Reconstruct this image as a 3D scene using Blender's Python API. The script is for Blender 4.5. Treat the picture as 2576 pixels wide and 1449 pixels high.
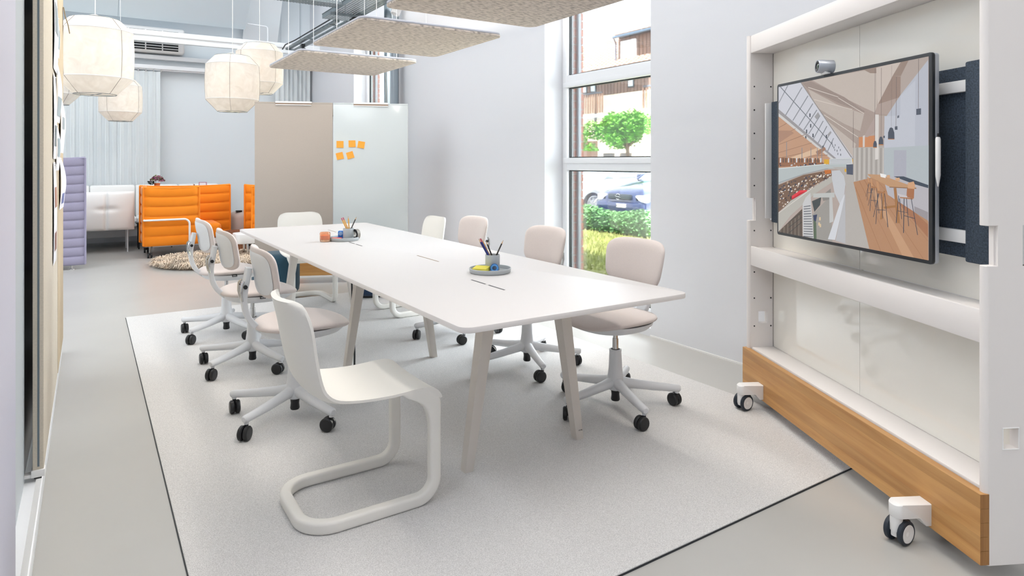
import bpy, bmesh, math, random
from mathutils import Vector, Matrix, Euler
R = math.radians
random.seed(7)
S = bpy.context.scene
C = S.collection
for o in list(bpy.data.objects):
    bpy.data.objects.remove(o)

# ---------------------------------------------------------------- camera, sky, sun, lamps, exposure
# world: X runs from the pinboard partition to the window wall, Y along the table, Z up, metres
cam = bpy.data.cameras.new('camera')
cam.sensor_fit = 'HORIZONTAL'; cam.sensor_width = 36
cam.lens = 36 * 1638 / 2576
cam.shift_y = -(724.5 - 408) / 2576
cam.clip_start = 0.05; cam.clip_end = 300
cam_o = bpy.data.objects.new('camera', cam); C.objects.link(cam_o)
cam_o.location = (0, 0, 1.31); cam_o.rotation_euler = (R(90), 0, R(-33.06))
S.camera = cam_o
S.view_settings.view_transform = 'Standard'; S.view_settings.look = 'None'
S.view_settings.gamma = 1; S.view_settings.use_curve_mapping = False
S.view_settings.exposure = 0.24

w = bpy.data.worlds.new('overcast_sky'); S.world = w; w.use_nodes = True
bgn = w.node_tree.nodes['Background']
bgn.inputs[0].default_value = (0.86, 0.94, 1.0, 1); bgn.inputs[1].default_value = 11

def light(name, kind, energy, col, loc, rot=(0, 0, 0), **k):
    l = bpy.data.lights.new(name, kind); l.energy = energy; l.color = col
    for a, v in k.items(): setattr(l, a, v)
    o = bpy.data.objects.new(name, l); C.objects.link(o); o.location = loc; o.rotation_euler = rot
    return o
sun = light('sun', 'SUN', 38.0, (1, .95, .86), (0, 0, 20), (R(28), 0, R(-52)), angle=R(1.5))
# roof strip over the table, plus unseen area lamps added as fill
light('rooflight_strip', 'AREA', 200, (1, .93, .85), (2.0, 3.5, 5.35), shape='RECTANGLE', size=.3, size_y=9)
light('fill_west', 'AREA', 210, (.93, .96, 1), (-2.2, 3.8, 5.5), shape='RECTANGLE', size=3.5, size_y=11)  # added broad cool fill from above, not an actual opening in the roof
light('fill_end', 'AREA', 75, (.86, .94, 1), (1.0, 9.6, 5.3), (R(12), 0, 0), shape='RECTANGLE', size=5, size_y=2.5)  # added overhead fill for the far end of the room
light('fill_near', 'AREA', 18, (.93, .96, 1), (1.0, -2.2, 5.4), (R(-25), 0, 0), shape='RECTANGLE', size=6, size_y=2.5)  # added weak fill from behind the camera

# unseen area lamp added before the solid left wall, fills faces turned left
light('fill_side', 'AREA', 190, (.95, .97, 1), (-5.85, 3.6, 3.7), (0, R(-83), 0), shape='RECTANGLE', size=2.6, size_y=11)

# ---------------------------------------------------------------- helpers
def lin(h):
    h = h.lstrip('#'); v = [int(h[i:i + 2], 16) / 255 for i in (0, 2, 4)]
    return tuple(c / 12.92 if c <= .04045 else ((c + .055) / 1.055) ** 2.4 for c in v)

def M(name, hexc, rough=.5, metal=0., spec=.5, coat=0., var=None, bump=None, sheen=0., trans=0., emit=0.):
    m = bpy.data.materials.new(name); m.use_nodes = True
    nt = m.node_tree; p = nt.nodes['Principled BSDF']; c = lin(hexc)
    p.inputs['Base Color'].default_value = (*c, 1)
    p.inputs['Roughness'].default_value = rough; p.inputs['Metallic'].default_value = metal
    p.inputs['Specular IOR Level'].default_value = spec
    p.inputs['Coat Weight'].default_value = coat; p.inputs['Coat Roughness'].default_value = .05
    p.inputs['Sheen Weight'].default_value = sheen
    p.inputs['Transmission Weight'].default_value = trans
    if emit:
        p.inputs['Emission Color'].default_value = (*c, 1); p.inputs['Emission Strength'].default_value = emit
    tc = None
    if var or bump:
        tc = nt.nodes.new('ShaderNodeTexCoord')
    if var:                                  # (scale, dark factor, light factor[, stretch])
        n = nt.nodes.new('ShaderNodeTexNoise'); n.inputs['Scale'].default_value = var[0]
        n.inputs['Detail'].default_value = 5
        src = tc.outputs['Object']
        if len(var) > 3:
            mp = nt.nodes.new('ShaderNodeMapping'); mp.inputs['Scale'].default_value = var[3]
            nt.links.new(src, mp.inputs[0]); src = mp.outputs[0]
        nt.links.new(src, n.inputs['Vector'])
        r = nt.nodes.new('ShaderNodeValToRGB')
        r.color_ramp.elements[0].position = .3; r.color_ramp.elements[1].position = .7
        r.color_ramp.elements[0].color = (*[x * var[1] for x in c], 1)
        r.color_ramp.elements[1].color = (*[min(1, x * var[2]) for x in c], 1)
        nt.links.new(n.outputs['Fac'], r.inputs[0]); nt.links.new(r.outputs[0], p.inputs['Base Color'])
    if bump:                                 # (scale, strength, distance)
        n = nt.nodes.new('ShaderNodeTexNoise'); n.inputs['Scale'].default_value = bump[0]; n.inputs['Detail'].default_value = 4
        nt.links.new(tc.outputs['Object'], n.inputs['Vector'])
        b = nt.nodes.new('ShaderNodeBump'); b.inputs['Strength'].default_value = bump[1]; b.inputs['Distance'].default_value = bump[2]
        nt.links.new(n.outputs['Fac'], b.inputs['Height']); nt.links.new(b.outputs[0], p.inputs['Normal'])
    return m

def M_glass(name, tint=(1, 1, 1), refl=.07):
    m = bpy.data.materials.new(name); m.use_nodes = True; nt = m.node_tree; nt.nodes.clear()
    out = nt.nodes.new('ShaderNodeOutputMaterial'); mix = nt.nodes.new('ShaderNodeMixShader')
    t = nt.nodes.new('ShaderNodeBsdfTransparent'); t.inputs[0].default_value = (*tint, 1)
    g = nt.nodes.new('ShaderNodeBsdfGlossy'); g.inputs['Roughness'].default_value = .02
    f = nt.nodes.new('ShaderNodeFresnel'); f.inputs[0].default_value = 1.4
    mu = nt.nodes.new('ShaderNodeMath'); mu.operation = 'MULTIPLY'; mu.inputs[1].default_value = refl / .04 * .5
    nt.links.new(f.outputs[0], mu.inputs[0]); nt.links.new(mu.outputs[0], mix.inputs[0])
    nt.links.new(t.outputs[0], mix.inputs[1]); nt.links.new(g.outputs[0], mix.inputs[2]); nt.links.new(mix.outputs[0], out.inputs[0])
    return m

def M_wood(name, h1, h2, axis=0, scale=1., rough=.42):
    m = bpy.data.materials.new(name); m.use_nodes = True; nt = m.node_tree; p = nt.nodes['Principled BSDF']
    p.inputs['Roughness'].default_value = rough
    tc = nt.nodes.new('ShaderNodeTexCoord'); mp = nt.nodes.new('ShaderNodeMapping')
    sc = [16 * scale] * 3; sc[axis] = 1.1 * scale; mp.inputs['Scale'].default_value = sc
    nt.links.new(tc.outputs['Object'], mp.inputs[0])
    n = nt.nodes.new('ShaderNodeTexNoise'); n.inputs['Scale'].default_value = 1.6; n.inputs['Detail'].default_value = 8
    n.inputs['Distortion'].default_value = .6; nt.links.new(mp.outputs[0], n.inputs['Vector'])
    r = nt.nodes.new('ShaderNodeValToRGB'); r.color_ramp.elements[0].position = .28; r.color_ramp.elements[1].position = .72
    r.color_ramp.elements[0].color = (*lin(h1), 1); r.color_ramp.elements[1].color = (*lin(h2), 1)
    nt.links.new(n.outputs['Fac'], r.inputs[0])
    oi = nt.nodes.new('ShaderNodeObjectInfo'); hs = nt.nodes.new('ShaderNodeHueSaturation')
    mr = nt.nodes.new('ShaderNodeMapRange'); mr.inputs[3].default_value = .9; mr.inputs[4].default_value = 1.08
    nt.links.new(oi.outputs['Random'], mr.inputs[0]); nt.links.new(mr.outputs[0], hs.inputs['Value'])
    nt.links.new(r.outputs[0], hs.inputs['Color']); nt.links.new(hs.outputs[0], p.inputs['Base Color'])
    return m

class B:
    """collects shapes into one bmesh"""
    def __init__(s): s.bm = bmesh.new()
    def add(s, tmp, mx=None):
        me = bpy.data.meshes.new('t'); 
        if mx is not None: tmp.transform(mx)
        tmp.to_mesh(me); tmp.free(); s.bm.from_mesh(me); bpy.data.meshes.remove(me); return s
    def box(s, x0, x1, y0, y1, z0, z1, bev=0., seg=2, mx=None):
        t = bmesh.new(); bmesh.ops.create_cube(t, size=1)
        bmesh.ops.scale(t, vec=(abs(x1 - x0), abs(y1 - y0), abs(z1 - z0)), verts=t.verts)
        bmesh.ops.translate(t, vec=((x0 + x1) / 2, (y0 + y1) / 2, (z0 + z1) / 2), verts=t.verts)
        if bev: bmesh.ops.bevel(t, geom=t.edges[:], offset=bev, segments=seg, profile=.5, affect='EDGES')
        return s.add(t, mx)
    def prism(s, pts, z0, z1, bev=0., seg=2, mx=None):
        t = bmesh.new(); vs = [t.verts.new((x, y, z0)) for x, y in pts]
        f = t.faces.new(vs); f.normal_update()
        if f.normal.z > 0: bmesh.ops.reverse_faces(t, faces=[f])
        e = bmesh.ops.extrude_face_region(t, geom=[f])
        bmesh.ops.translate(t, vec=(0, 0, z1 - z0), verts=[v for v in e['geom'] if isinstance(v, bmesh.types.BMVert)])
        bmesh.ops.recalc_face_normals(t, faces=t.faces[:])
        if bev:
            ed = [q for q in t.edges if abs(q.verts[0].co.z - q.verts[1].co.z) < 1e-6]
            bmesh.ops.bevel(t, geom=ed, offset=bev, segments=seg, profile=.5, affect='EDGES')
        return s.add(t, mx)
    def lathe(s, prof, n=24, mx=None):
        t = bmesh.new(); rings = []
        for r, z in prof:
            if r < 1e-6: rings.append([t.verts.new((0, 0, z))])
            else: rings.append([t.verts.new((r * math.cos(2 * math.pi * i / n), r * math.sin(2 * math.pi * i / n), z)) for i in range(n)])
        for a, b in zip(rings, rings[1:]):
            if len(a) == 1 and len(b) == 1: continue
            for i in range(n):
                j = (i + 1) % n
                if len(a) == 1: t.faces.new((a[0], b[i], b[j]))
                elif len(b) == 1: t.faces.new((a[i], b[0], a[j]))
                else: t.faces.new((a[i], b[i], b[j], a[j]))
        bmesh.ops.recalc_face_normals(t, faces=t.faces[:])
        return s.add(t, mx)
    def cyl(s, p0, p1, r0, r1=None, n=16):
        p0, p1 = Vector(p0), Vector(p1); r1 = r0 if r1 is None else r1; d = p1 - p0
        mx = Matrix.Translation(p0) @ d.to_track_quat('Z', 'Y').to_matrix().to_4x4()
        return s.lathe([(0, 0), (r0, 0), (r1, d.length), (0, d.length)], n, mx)
    def sweep(s, pts, sec, closed=False, cap=True, up=Vector((0, 0, 1)), scales=None):
        """sweep a 2-D section (side, up) along points"""
        t = bmesh.new(); P = [Vector(p) for p in pts]; N = len(P); rings = []; prev = None
        for i, p in enumerate(P):
            a = P[(i - 1) % N] if (closed or i > 0) else p; b = P[(i + 1) % N] if (closed or i < N - 1) else p
            d = (b - a).normalized()
            if prev is None:
                side = d.cross(up)
                if side.length < 1e-4: side = d.cross(Vector((0, 1, 0)))
                side.normalize()
            else:
                side = prev - d * prev.dot(d); side.normalize()
            prev = side; v = side.cross(d).normalized(); k = scales[i] if scales else 1
            rings.append([t.verts.new(p + side * x * k + v * y * k) for x, y in sec])
        m = len(sec)
        for i in range(N if closed else N - 1):
            a, b = rings[i], rings[(i + 1) % N]
            for j in range(m): t.faces.new((a[j], a[(j + 1) % m], b[(j + 1) % m], b[j]))
        if cap and not closed: t.faces.new(rings[0]); t.faces.new(rings[-1])
        bmesh.ops.recalc_face_normals(t, faces=t.faces[:])
        return s.add(t)
    def tube(s, pts, r, n=10, closed=False, scales=None):
        return s.sweep(pts, [(r * math.cos(2 * math.pi * i / n), r * math.sin(2 * math.pi * i / n)) for i in range(n)], closed, True, scales=scales)
    def poly(s, faces):
        t = bmesh.new()
        for f in faces: t.faces.new([t.verts.new(v) for v in f])
        return s.add(t)
    def grid(s, fn, nu, nv, cu=False, cv=False):
        t = bmesh.new(); V = [[t.verts.new(fn(i / (nu if cu else nu - 1), j / (nv if cv else nv - 1))) for j in range(nv)] for i in range(nu)]
        for i in range(nu if cu else nu - 1):
            for j in range(nv if cv else nv - 1):
                t.faces.new((V[i][j], V[(i + 1) % nu][j], V[(i + 1) % nu][(j + 1) % nv], V[i][(j + 1) % nv]))
        return s.add(t)
    def done(s, name, mat, parent=None, ang=35, loc=None, mats=None):
        bmesh.ops.remove_doubles(s.bm, verts=s.bm.verts[:], dist=1e-6)
        me = bpy.data.meshes.new(name); s.bm.to_mesh(me); s.bm.free()
        return mk(name, me, mat, parent, ang, loc)

def mk(name, me, mat, parent=None, ang=35, loc=None):
    if ang:
        me.shade_smooth(); me.set_sharp_from_angle(angle=R(ang))
    if mat: me.materials.append(mat)
    o = bpy.data.objects.new(name, me); C.objects.link(o)
    if parent: o.parent = parent
    if loc: o.location = loc
    return o
def thing(name, label, cat, loc=(0, 0, 0), rz=0., group=None):
    o = bpy.data.objects.new(name, None); C.objects.link(o); o.empty_display_size = .1
    o.location = loc; o.rotation_euler = (0, 0, rz); return tag(o, label, cat, group)
def tag(o, label, cat, group=None, kind=None):
    o['label'] = label; o['category'] = cat
    if group: o['group'] = group
    if kind: o['kind'] = kind
    return o
def struct(o): o['kind'] = 'structure'; return o
def copy_tree(o, parent=None):
    c = o.copy(); C.objects.link(c)
    if parent: c.parent = parent
    for ch in list(o.children): copy_tree(ch, c)
    return c
def place(src, loc, rz, label, group=None):
    c = copy_tree(src); c.location = loc; c.rotation_euler = (0, 0, rz); c['label'] = label
    if group: c['group'] = group
    return c
def rrect(w, h, r, n=6, cx=0., cy=0.):
    pts = []
    for sx, sy, a0 in ((1, 1, 0), (-1, 1, 90), (-1, -1, 180), (1, -1, 270)):
        for i in range(n + 1):
            a = R(a0 + 90 * i / n); pts.append((cx + sx * (w / 2 - r) + r * math.cos(a), cy + sy * (h / 2 - r) + r * math.sin(a)))
    return pts
def arc(p0, p1, p2, r, n=6):
    """fillet of corner p1 between p0 and p2"""
    p0, p1, p2 = map(Vector, (p0, p1, p2)); a = (p0 - p1).normalized(); b = (p2 - p1).normalized()
    ang = a.angle(b); d = r / math.tan(ang / 2); c = p1 + (a + b).normalized() * (r / math.sin(ang / 2))
    s, e = p1 + a * d - c, p1 + b * d - c; out = []
    tot = s.angle(e)
    for i in range(n + 1):
        k = i / n; out.append(c + (s * math.sin((1 - k) * tot) + e * math.sin(k * tot)) / math.sin(tot))
    return out
def fillet(pts, r, n=6):
    out = [Vector(pts[0])]
    for i in range(1, len(pts) - 1): out += arc(pts[i - 1], pts[i], pts[i + 1], r if not isinstance(r, (list, tuple)) else r[i - 1], n)
    return out + [Vector(pts[-1])]
def cushion(b, outline, front, back, mapf, rings=(1, .985, .95, .88, .75, .5, .25)):
    """closed pad: outline(k)->(x,y) for k in 0..1, thickness front/back, mapf(x,y,z)->Vector"""
    n = 48; t = bmesh.new()
    def ring(s, z): return [t.verts.new(mapf(outline(i / n)[0] * s, outline(i / n)[1] * s, z)) for i in range(n)]
    prof = []
    for s in rings: prof.append((s, front * (max(0, 1 - s ** 6)) ** .5))
    prof.reverse(); back_p = [(s, -back * (max(0, 1 - s ** 6)) ** .5) for s in rings[1:]]
    allp = prof + back_p; rs = [ring(s, z) for s, z in allp]
    for a, c in zip(rs, rs[1:]):
        for i in range(n): t.faces.new((a[i], a[(i + 1) % n], c[(i + 1) % n], c[i]))
    for r_, z in ((rs[0], front), (rs[-1], -back)):
        v = t.verts.new(mapf(0, 0, z))
        for i in range(n): t.faces.new((r_[i], r_[(i + 1) % n], v))
    bmesh.ops.recalc_face_normals(t, faces=t.faces[:]); b.add(t); return b
def super_out(w, h, e):
    def f(k):
        a = 2 * math.pi * k; c, s = math.cos(a), math.sin(a)
        return (w / 2 * math.copysign(abs(c) ** (2 / e), c), h / 2 * math.copysign(abs(s) ** (2 / e), s))
    return f
def text_mesh(txt, size, font_depth=0.0005, align='CENTER'):
    cu = bpy.data.curves.new('txt', 'FONT'); cu.body = txt; cu.size = size; cu.extrude = font_depth
    cu.align_x = align; cu.align_y = 'CENTER'
    o = bpy.data.objects.new('txt', cu); C.objects.link(o)
    dg = bpy.context.evaluated_depsgraph_get(); me = bpy.data.meshes.new_from_object(o.evaluated_get(dg))
    bpy.data.objects.remove(o); bpy.data.curves.remove(cu); return me

# ---------------------------------------------------------------- materials
m_wall = M('wall_paint', '#e0e1e5', .75, bump=(60, .06, .002))
m_wallb = M('back_wall_paint', '#dfe5e9', .75, bump=(60, .06, .002))
m_ceil = M('ceiling_paint', '#e9edf0', .8)
m_floor = M('poured_floor', '#b5b4b0', .33, var=(1.2, .95, 1.04), bump=(7, .03, .002))
m_white = M('white_lacquer', '#ecebea', .4)
m_trim = M('window_frame_white', '#e9ebee', .35)
m_plast = M('soft_grey_plastic', '#dcdee1', .45)
m_evo = M('cream_plastic', '#e8e6e0', .4)
m_chrome = M('chrome', '#c9c9c9', .15, 1.)
m_zinc = M('galvanised_steel', '#8e979b', .38, .85, var=(9, .8, 1.15))
m_black = M('black_plastic', '#15171a', .4)
m_dark = M('dark_rubber', '#24282e', .55)
m_fab = M('warm_grey_fabric', '#d2c8c4', .9, sheen=.3, var=(380, .94, 1.04), bump=(500, .12, .001))
m_top = M('tabletop_laminate', '#e5e1df', .38)
m_edge = M('tabletop_edge', '#d9d7d5', .5)
m_leg = M('table_leg_lacquer', '#d2ccc5', .45)
m_oak = M_wood('oak', '#b27d43', '#d3a266', 0, 1.0)
m_oakend = M_wood('oak_end_grain', '#8a5a2c', '#ab7a44', 2, 2.5)
m_cart = M('cart_lacquer', '#e8e3e0', .38)
m_board = M('gloss_board', '#efece4', .05, spec=.6, coat=.5)
m_gboard = M('glass_whiteboard', '#cdd4d5', .14, spec=.6, coat=.4)
m_taupe = M('taupe_fabric', '#b3a99f', .85, var=(300, .97, 1.03))
m_felt = M('charcoal_felt', '#3a4552', .95, var=(160, .55, 1.5), bump=(220, .3, .002))
m_pin = M('beige_felt', '#d3c9b9', .95, var=(180, .93, 1.05), bump=(250, .15, .001))
m_pin2 = M('sand_felt', '#cdbb9f', .95, var=(180, .93, 1.05))
m_paper = M('paper', '#e8e8ee', .7)
m_cloud = M('speckled_felt', '#c6bcb3', .95, var=(30, .58, 1.18, (1, 3.0, 1)), bump=(90, .25, .003))
cr_ = [q for q in m_cloud.node_tree.nodes if q.type == 'VALTORGB'][0]; cr_.color_ramp.elements[0].position = .36; cr_.color_ramp.elements[1].position = .54
m_cloudrim = M('felt_edge', '#c6c9d4', .9)
m_orange = M('orange_fabric', '#f58a06', .85, sheen=.2, bump=(420, .12, .001))
m_lilac = M('lilac_fabric', '#9c98b0', .9, sheen=.2, var=(240, .93, 1.05), bump=(420, .12, .001))
m_leather = M('white_leather', '#f0f0ee', .45, bump=(40, .05, .002))
m_shade = M('lantern_silk', '#f6efe6', .8)
m_post = M('sticky_note_orange', '#f9a63a', .7)
m_traym = M('tray_grey', '#b9bfc2', .45)
m_teal = M('teal_fabric', '#24485a', .9, sheen=.2)
m_navy = M('navy_fabric', '#1f3a5a', .9, sheen=.2)
m_cork = M('cork', '#7d4f33', .9, var=(60, .8, 1.15))
m_taupe2 = M('rose_taupe_fabric', '#c3b4ac', .9)

# ---------------------------------------------------------------- room shell
XW, YB, ZC = 3.54, 12.5, 5.6
b = B(); b.box(-6.1, 3.84, -4.1, 12.7, -.12, 0); struct(b.done('floor', m_floor))
b = B(); b.box(-6.1, 3.84, -4.1, 12.7, ZC, ZC + .12); struct(b.done('ceiling', m_ceil))
WIN = [(3.53, 4.885), (8.69, 10.05)]
b = B(); y = -4.1
for y0, y1 in WIN:
    b.box(XW, 3.80, y, y0, 0, ZC); b.box(XW, 3.80, y0, y1, 3.3, ZC); b.box(XW, 3.80, y0, y1, 0, .06); y = y1
b.box(XW, 3.80, y, 12.6, 0, ZC); struct(b.done('wall_right', m_wall))
b = B(); b.box(-6.1, XW, YB, YB + .12, 0, ZC); struct(b.done('wall_back', m_wallb))
b = B(); b.box(-6.1, -6, -4, YB, 0, ZC); struct(b.done('wall_left', m_wallb))
b = B(); b.box(-6.1, XW, -4.1, -4, 0, ZC); struct(b.done('wall_front', m_wall))
b = B(); b.box(XW - .006, XW, -4, WIN[0][0], 0, .012); b.box(XW - .006, XW, WIN[0][1], WIN[1][0], 0, .012)
struct(b.done('baseboard_right', m_white))
b = B(); b.box(-.3, 3.3, YB - .008, YB, 0, .09); struct(b.done('baseboard_back', m_trim))

m_pane = M_glass('window_glass')
m_gasket = M('gasket', '#22282b', .6)
m_brick = M('brick', '#b4694b', .9, var=(30, .8, 1.15), bump=(80, .4, .003))
m_mortar = M('mortar', '#a9a49c', .95)
for k, (y0, y1) in enumerate(WIN):
    b = B(); a = .068
    b.box(3.745, 3.825, y1 - a, y1, .06, 3.3, .006); b.box(3.745, 3.825, y0, y0 + a, .06, 3.3, .006)
    for z0, z1 in ((.06, .14), (1.235, 1.35), (2.005, 2.118), (3.22, 3.3)): b.box(3.745, 3.825, y0 + a - .002, y1 - a + .002, z0, z1, .006)
    for z0, z1 in ((1.30, 1.35), (2.005, 2.05)): b.box(3.73, 3.76, y0 + .03, y1 - .03, z0, z1, .006)   # sash rebates
    fr = struct(b.done('window_%d' % (k + 1), m_trim))
    for z0, z1 in ((.14, 1.235), (1.35, 2.005), (2.118, 3.22)):
        g = B(); g.box(3.786, 3.792, y0 + a, y1 - a, z0, z1); g.done('pane', m_pane, fr, ang=0)
        g = B(); e = .009
        g.box(3.776, 3.80, y0 + a, y0 + a + e, z0, z1); g.box(3.776, 3.80, y1 - a - e, y1 - a, z0, z1)
        g.box(3.776, 3.80, y0 + a, y1 - a, z0, z0 + e); g.box(3.776, 3.80, y0 + a, y1 - a, z1 - e, z1)
        g.done('gasket', m_gasket, fr, ang=0)
    # brick jamb outside, course by course
    b = B(); b.box(3.843, 3.945, y1 - .052, y1 + .6, -.1, 3.4); b.box(3.843, 3.945, y0 - .6, y0 + .052, -.1, 3.4)
    bw = struct(b.done('wall_outer_%d' % (k + 1), m_mortar))
    bb = B(); bb.box(3.838, 3.95, -.105, .105, 0, .0655, .003, 1)
    me0 = bb.done('brick', m_brick, bw); me0.location = (0, y1 + .045, -.02)
    for i in range(1, 44):
        q = me0.copy(); C.objects.link(q); q.location = (0, y1 + .045 + (.002 if i % 3 else -.001), -.02 + i * .0765)
    g = B(); g.box(3.862, 3.9, y1 - .085, y1 - .062, .0, 3.3, .003); g.box(3.862, 3.868, y1 - .095, y1 - .085, 0, 3.3)
    struct(g.done('trim_%d' % (k + 3), M('shutter_rail', '#a9b2b8', .4, .3)))

# back wall: ledge, sloped roof bulkheads, white beam, curtain rails
def slope(name, x0, x1, y0, z0, y1, z1, th, mat):
    b = B(); n = Vector((0, z1 - z0, y0 - y1)).normalized() * th
    f = [(x0, y0, z0), (x1, y0, z0), (x1, y1, z1), (x0, y1, z1)]
    t = bmesh.new(); va = [t.verts.new(p) for p in f]; vb = [t.verts.new(Vector(p) + n) for p in f]
    t.faces.new(va); t.faces.new(vb)
    for i in range(4): t.faces.new((va[i], va[(i + 1) % 4], vb[(i + 1) % 4], vb[i]))
    bmesh.ops.recalc_face_normals(t, faces=t.faces[:]); b.add(t)
    return struct(b.done(name, mat, ang=0))
m_bulk = M('bulkhead_paint', '#d3dde4', .75)
for i in range(3):
    slope('trim_%d' % (5 + i), -3.4 + i * 1.9, -3.4 + i * 1.9 + 1.893, 12.05, 3.62, 9.9, 5.58, .05, m_bulk)
slope('trim_8', 2.32, 2.92, 12.46, 3.40, 11.3, 5.58, .04, m_ceil)
b = B(); b.box(-6, XW, 12.36, YB, 3.03, 3.10, .004); struct(b.done('trim_9', m_trim))
b = B(); b.box(-6, XW, 11.86, 11.98, 3.34, 3.42, .006); b.box(-6, XW, 11.9, 11.94, 3.27, 3.34); b.box(-6, XW, 11.88, 11.96, 3.245, 3.27, .004)
struct(b.done('trim_10', M('beam_white', '#f6f8f9', .4)))
b = B(); b.box(-6, 2.75, 12.29, 12.40, 2.86, 2.925, .004); b.box(-6, 2.75, 12.33, 12.36, 2.84, 2.862); struct(b.done('trim_11', m_trim))
b = B(); b.box(2.72, XW, 12.29, 12.40, 3.18, 3.22, .004); struct(b.done('trim_12', m_trim))
# vertical panel joints of the end wall, recessed strips
for i, x in enumerate((3.0, 3.38)):
    b = B(); b.box(x, x + .008, YB - .003, YB + .01, 3.3, ZC); struct(b.done('trim_%d' % (13 + i), M('joint', '#c4ccd2', .8)))

# sheer curtains
m_curt = bpy.data.materials.new('sheer_curtain'); m_curt.use_nodes = True
p = m_curt.node_tree.nodes['Principled BSDF']; p.inputs['Base Color'].default_value = (*lin('#e9eef0'), 1); p.inputs['Roughness'].default_value = .9
p.inputs['Alpha'].default_value = .86
def curtain(x0, x1, y, z0, z1, waves, label, amp=.035):
    t = thing('curtain', label, 'curtain', ((x0 + x1) / 2, y, z0), group='sheer curtains')
    w_, h = x1 - x0, z1 - z0; n = waves * 10
    def fn(u, v):
        ph = u * waves * 2 * math.pi + .6 * math.sin(u * 17)
        return ((u - .5) * w_ + .02 * math.sin(ph * 2), amp * math.sin(ph) * (.75 + .25 * v), v * h)
    b = B(); b.grid(fn, n, 6); o = b.done('curtain_cloth', m_curt, t, 80)
    for i in range(waves + 1):
        x = -w_ / 2 + w_ * i / waves
        b = B(); b.box(x - .008, x + .008, -.006, .006, h - .01, h + .035); b.box(x - .006, x + .006, -.012, .012, h + .02, h + .035)
        b.done('curtain_hook', m_chrome, t)
    return t
curtain(-1.4, 1.02, 12.34, .55, 2.82, 22, 'long sheer white curtain hanging on rail behind the white sofas')
curtain(2.86, 3.5, 12.34, .4, 3.15, 8, 'short sheer white curtain at the back corner behind the taupe board')

# ---------------------------------------------------------------- outside the windows
m_grass = M('lawn_soil', '#8e8f5c', .95, var=(5, .75, 1.25))
m_blade = M('grass_blade', '#9ba363', .8, var=(3, .65, 1.35))
m_leaf = M('hedge_leaf', '#5d8f56', .6, var=(9, .55, 1.5))
m_tree = M('tree_leaf', '#5fa032', .6, var=(4, .6, 1.5))
m_bark = M('bark', '#6d5a4a', .9, var=(30, .7, 1.2))
m_pave = M('asphalt', '#c2bfb8', .9, var=(20, .9, 1.06))
m_render = M('cream_render', '#efe0c8', .9, var=(3, .96, 1.03))
m_clad = M_wood('weathered_cladding', '#5a4033', '#8a6850', 2, 1)
m_tile = M('roof_tile', '#c9a996', .9, var=(2.5, .8, 1.2))
b = B(); b.box(3.96, 9.2, 2, 20, -.2, -.05); struct(b.done('ground_lawn', m_grass))
b = B(); b.box(9.2, 40, -2, 50, -.2, -.06); struct(b.done('ground_parking', m_pave))

def leaves(n, pos, size, name, mat, parent=None, seed=1):
    rnd = random.Random(seed); V = []; F = []
    for i in range(n):
        c = Vector(pos(rnd)); s = size * rnd.uniform(.6, 1.3)
        q = Euler((rnd.uniform(-.9, .9), rnd.uniform(-.9, .9), rnd.uniform(0, 6.28))).to_matrix()
        k = len(V)
        for a in ((0, -.5, 0), (.32, 0, .08), (0, .55, -.05), (-.32, 0, .08)): V.append(c + q @ (Vector(a) * s))
        F.append((k, k + 1, k + 2, k + 3))
    me = bpy.data.meshes.new(name); me.from_pydata(V, [], F)
    o = mk(name, me, mat, parent, 0); o['kind'] = 'stuff'; return o
def blade_field():
    rnd = random.Random(4); V = []; F = []
    for i in range(15000):
        x = rnd.uniform(4.2, 8.15); y = rnd.uniform(4.2, 11.5); h = rnd.uniform(.03, .1); a = rnd.uniform(0, 6.28)
        dx, dy = .012 * math.cos(a), .012 * math.sin(a); k = len(V)
        V += [(x - dx, y - dy, -.05), (x + dx, y + dy, -.05), (x + rnd.uniform(-.04, .04), y + rnd.uniform(-.04, .04), -.05 + h)]; F.append((k, k + 1, k + 2))
    me = bpy.data.meshes.new('lawn_grass'); me.from_pydata(V, [], F); o = mk('lawn_grass', me, m_blade, None, 0)
    tag(o, 'sunlit lawn grass outside the tall window, in front of the hedge', 'grass', kind='stuff')
blade_field()
def hp(r):
    y = r.uniform(6, 14.5); u = r.uniform(0, 1) ** .5; a = r.uniform(0, math.pi)
    return (8.65 + .42 * u * math.cos(a), y, -.02 + (.41 + .05 * math.sin(y * 3.1)) * u * abs(math.sin(a)) ** .6)
hedge = thing('hedge', 'low clipped green hedge between the lawn and the parked cars', 'hedge', (0, 0, 0))
leaves(24000, hp, .062, 'hedge_foliage', m_leaf, hedge, 3)
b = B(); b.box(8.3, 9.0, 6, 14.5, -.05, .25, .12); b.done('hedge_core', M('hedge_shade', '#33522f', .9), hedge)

def tree(loc, r, zc, n, seed, label):
    t = thing('ball_tree', label, 'tree', loc, group='ball-headed trees outside')
    rnd = random.Random(seed); cl = [Vector((rnd.gauss(0, .40), rnd.gauss(0, .40), rnd.gauss(.02, .24))) * r for _ in range(26)]
    def ps(q):
        c = cl[q.randrange(len(cl))]; v = Vector((q.gauss(0, 1), q.gauss(0, 1), q.gauss(0, .8))).normalized() * r * .36 * q.uniform(.6, 1)
        p = c + v; p.z = max(p.z, -.62 * r); return (p.x, p.y, p.z + zc)
    leaves(n, ps, .115, 'foliage', m_tree, t, seed + 1)
    b = B(); b.tube([(0, 0, -.06), (.02, 0, zc * .5), (0, .02, zc - .3 * r)], .09, 10, scales=[1, .8, .6])
    for a in range(5): b.tube([(0, .02, zc - .6 * r), (.5 * r * math.cos(a * 1.26), .5 * r * math.sin(a * 1.26), zc - .05 * r)], .035, 6)
    b.done('trunk', m_bark, t)
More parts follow.
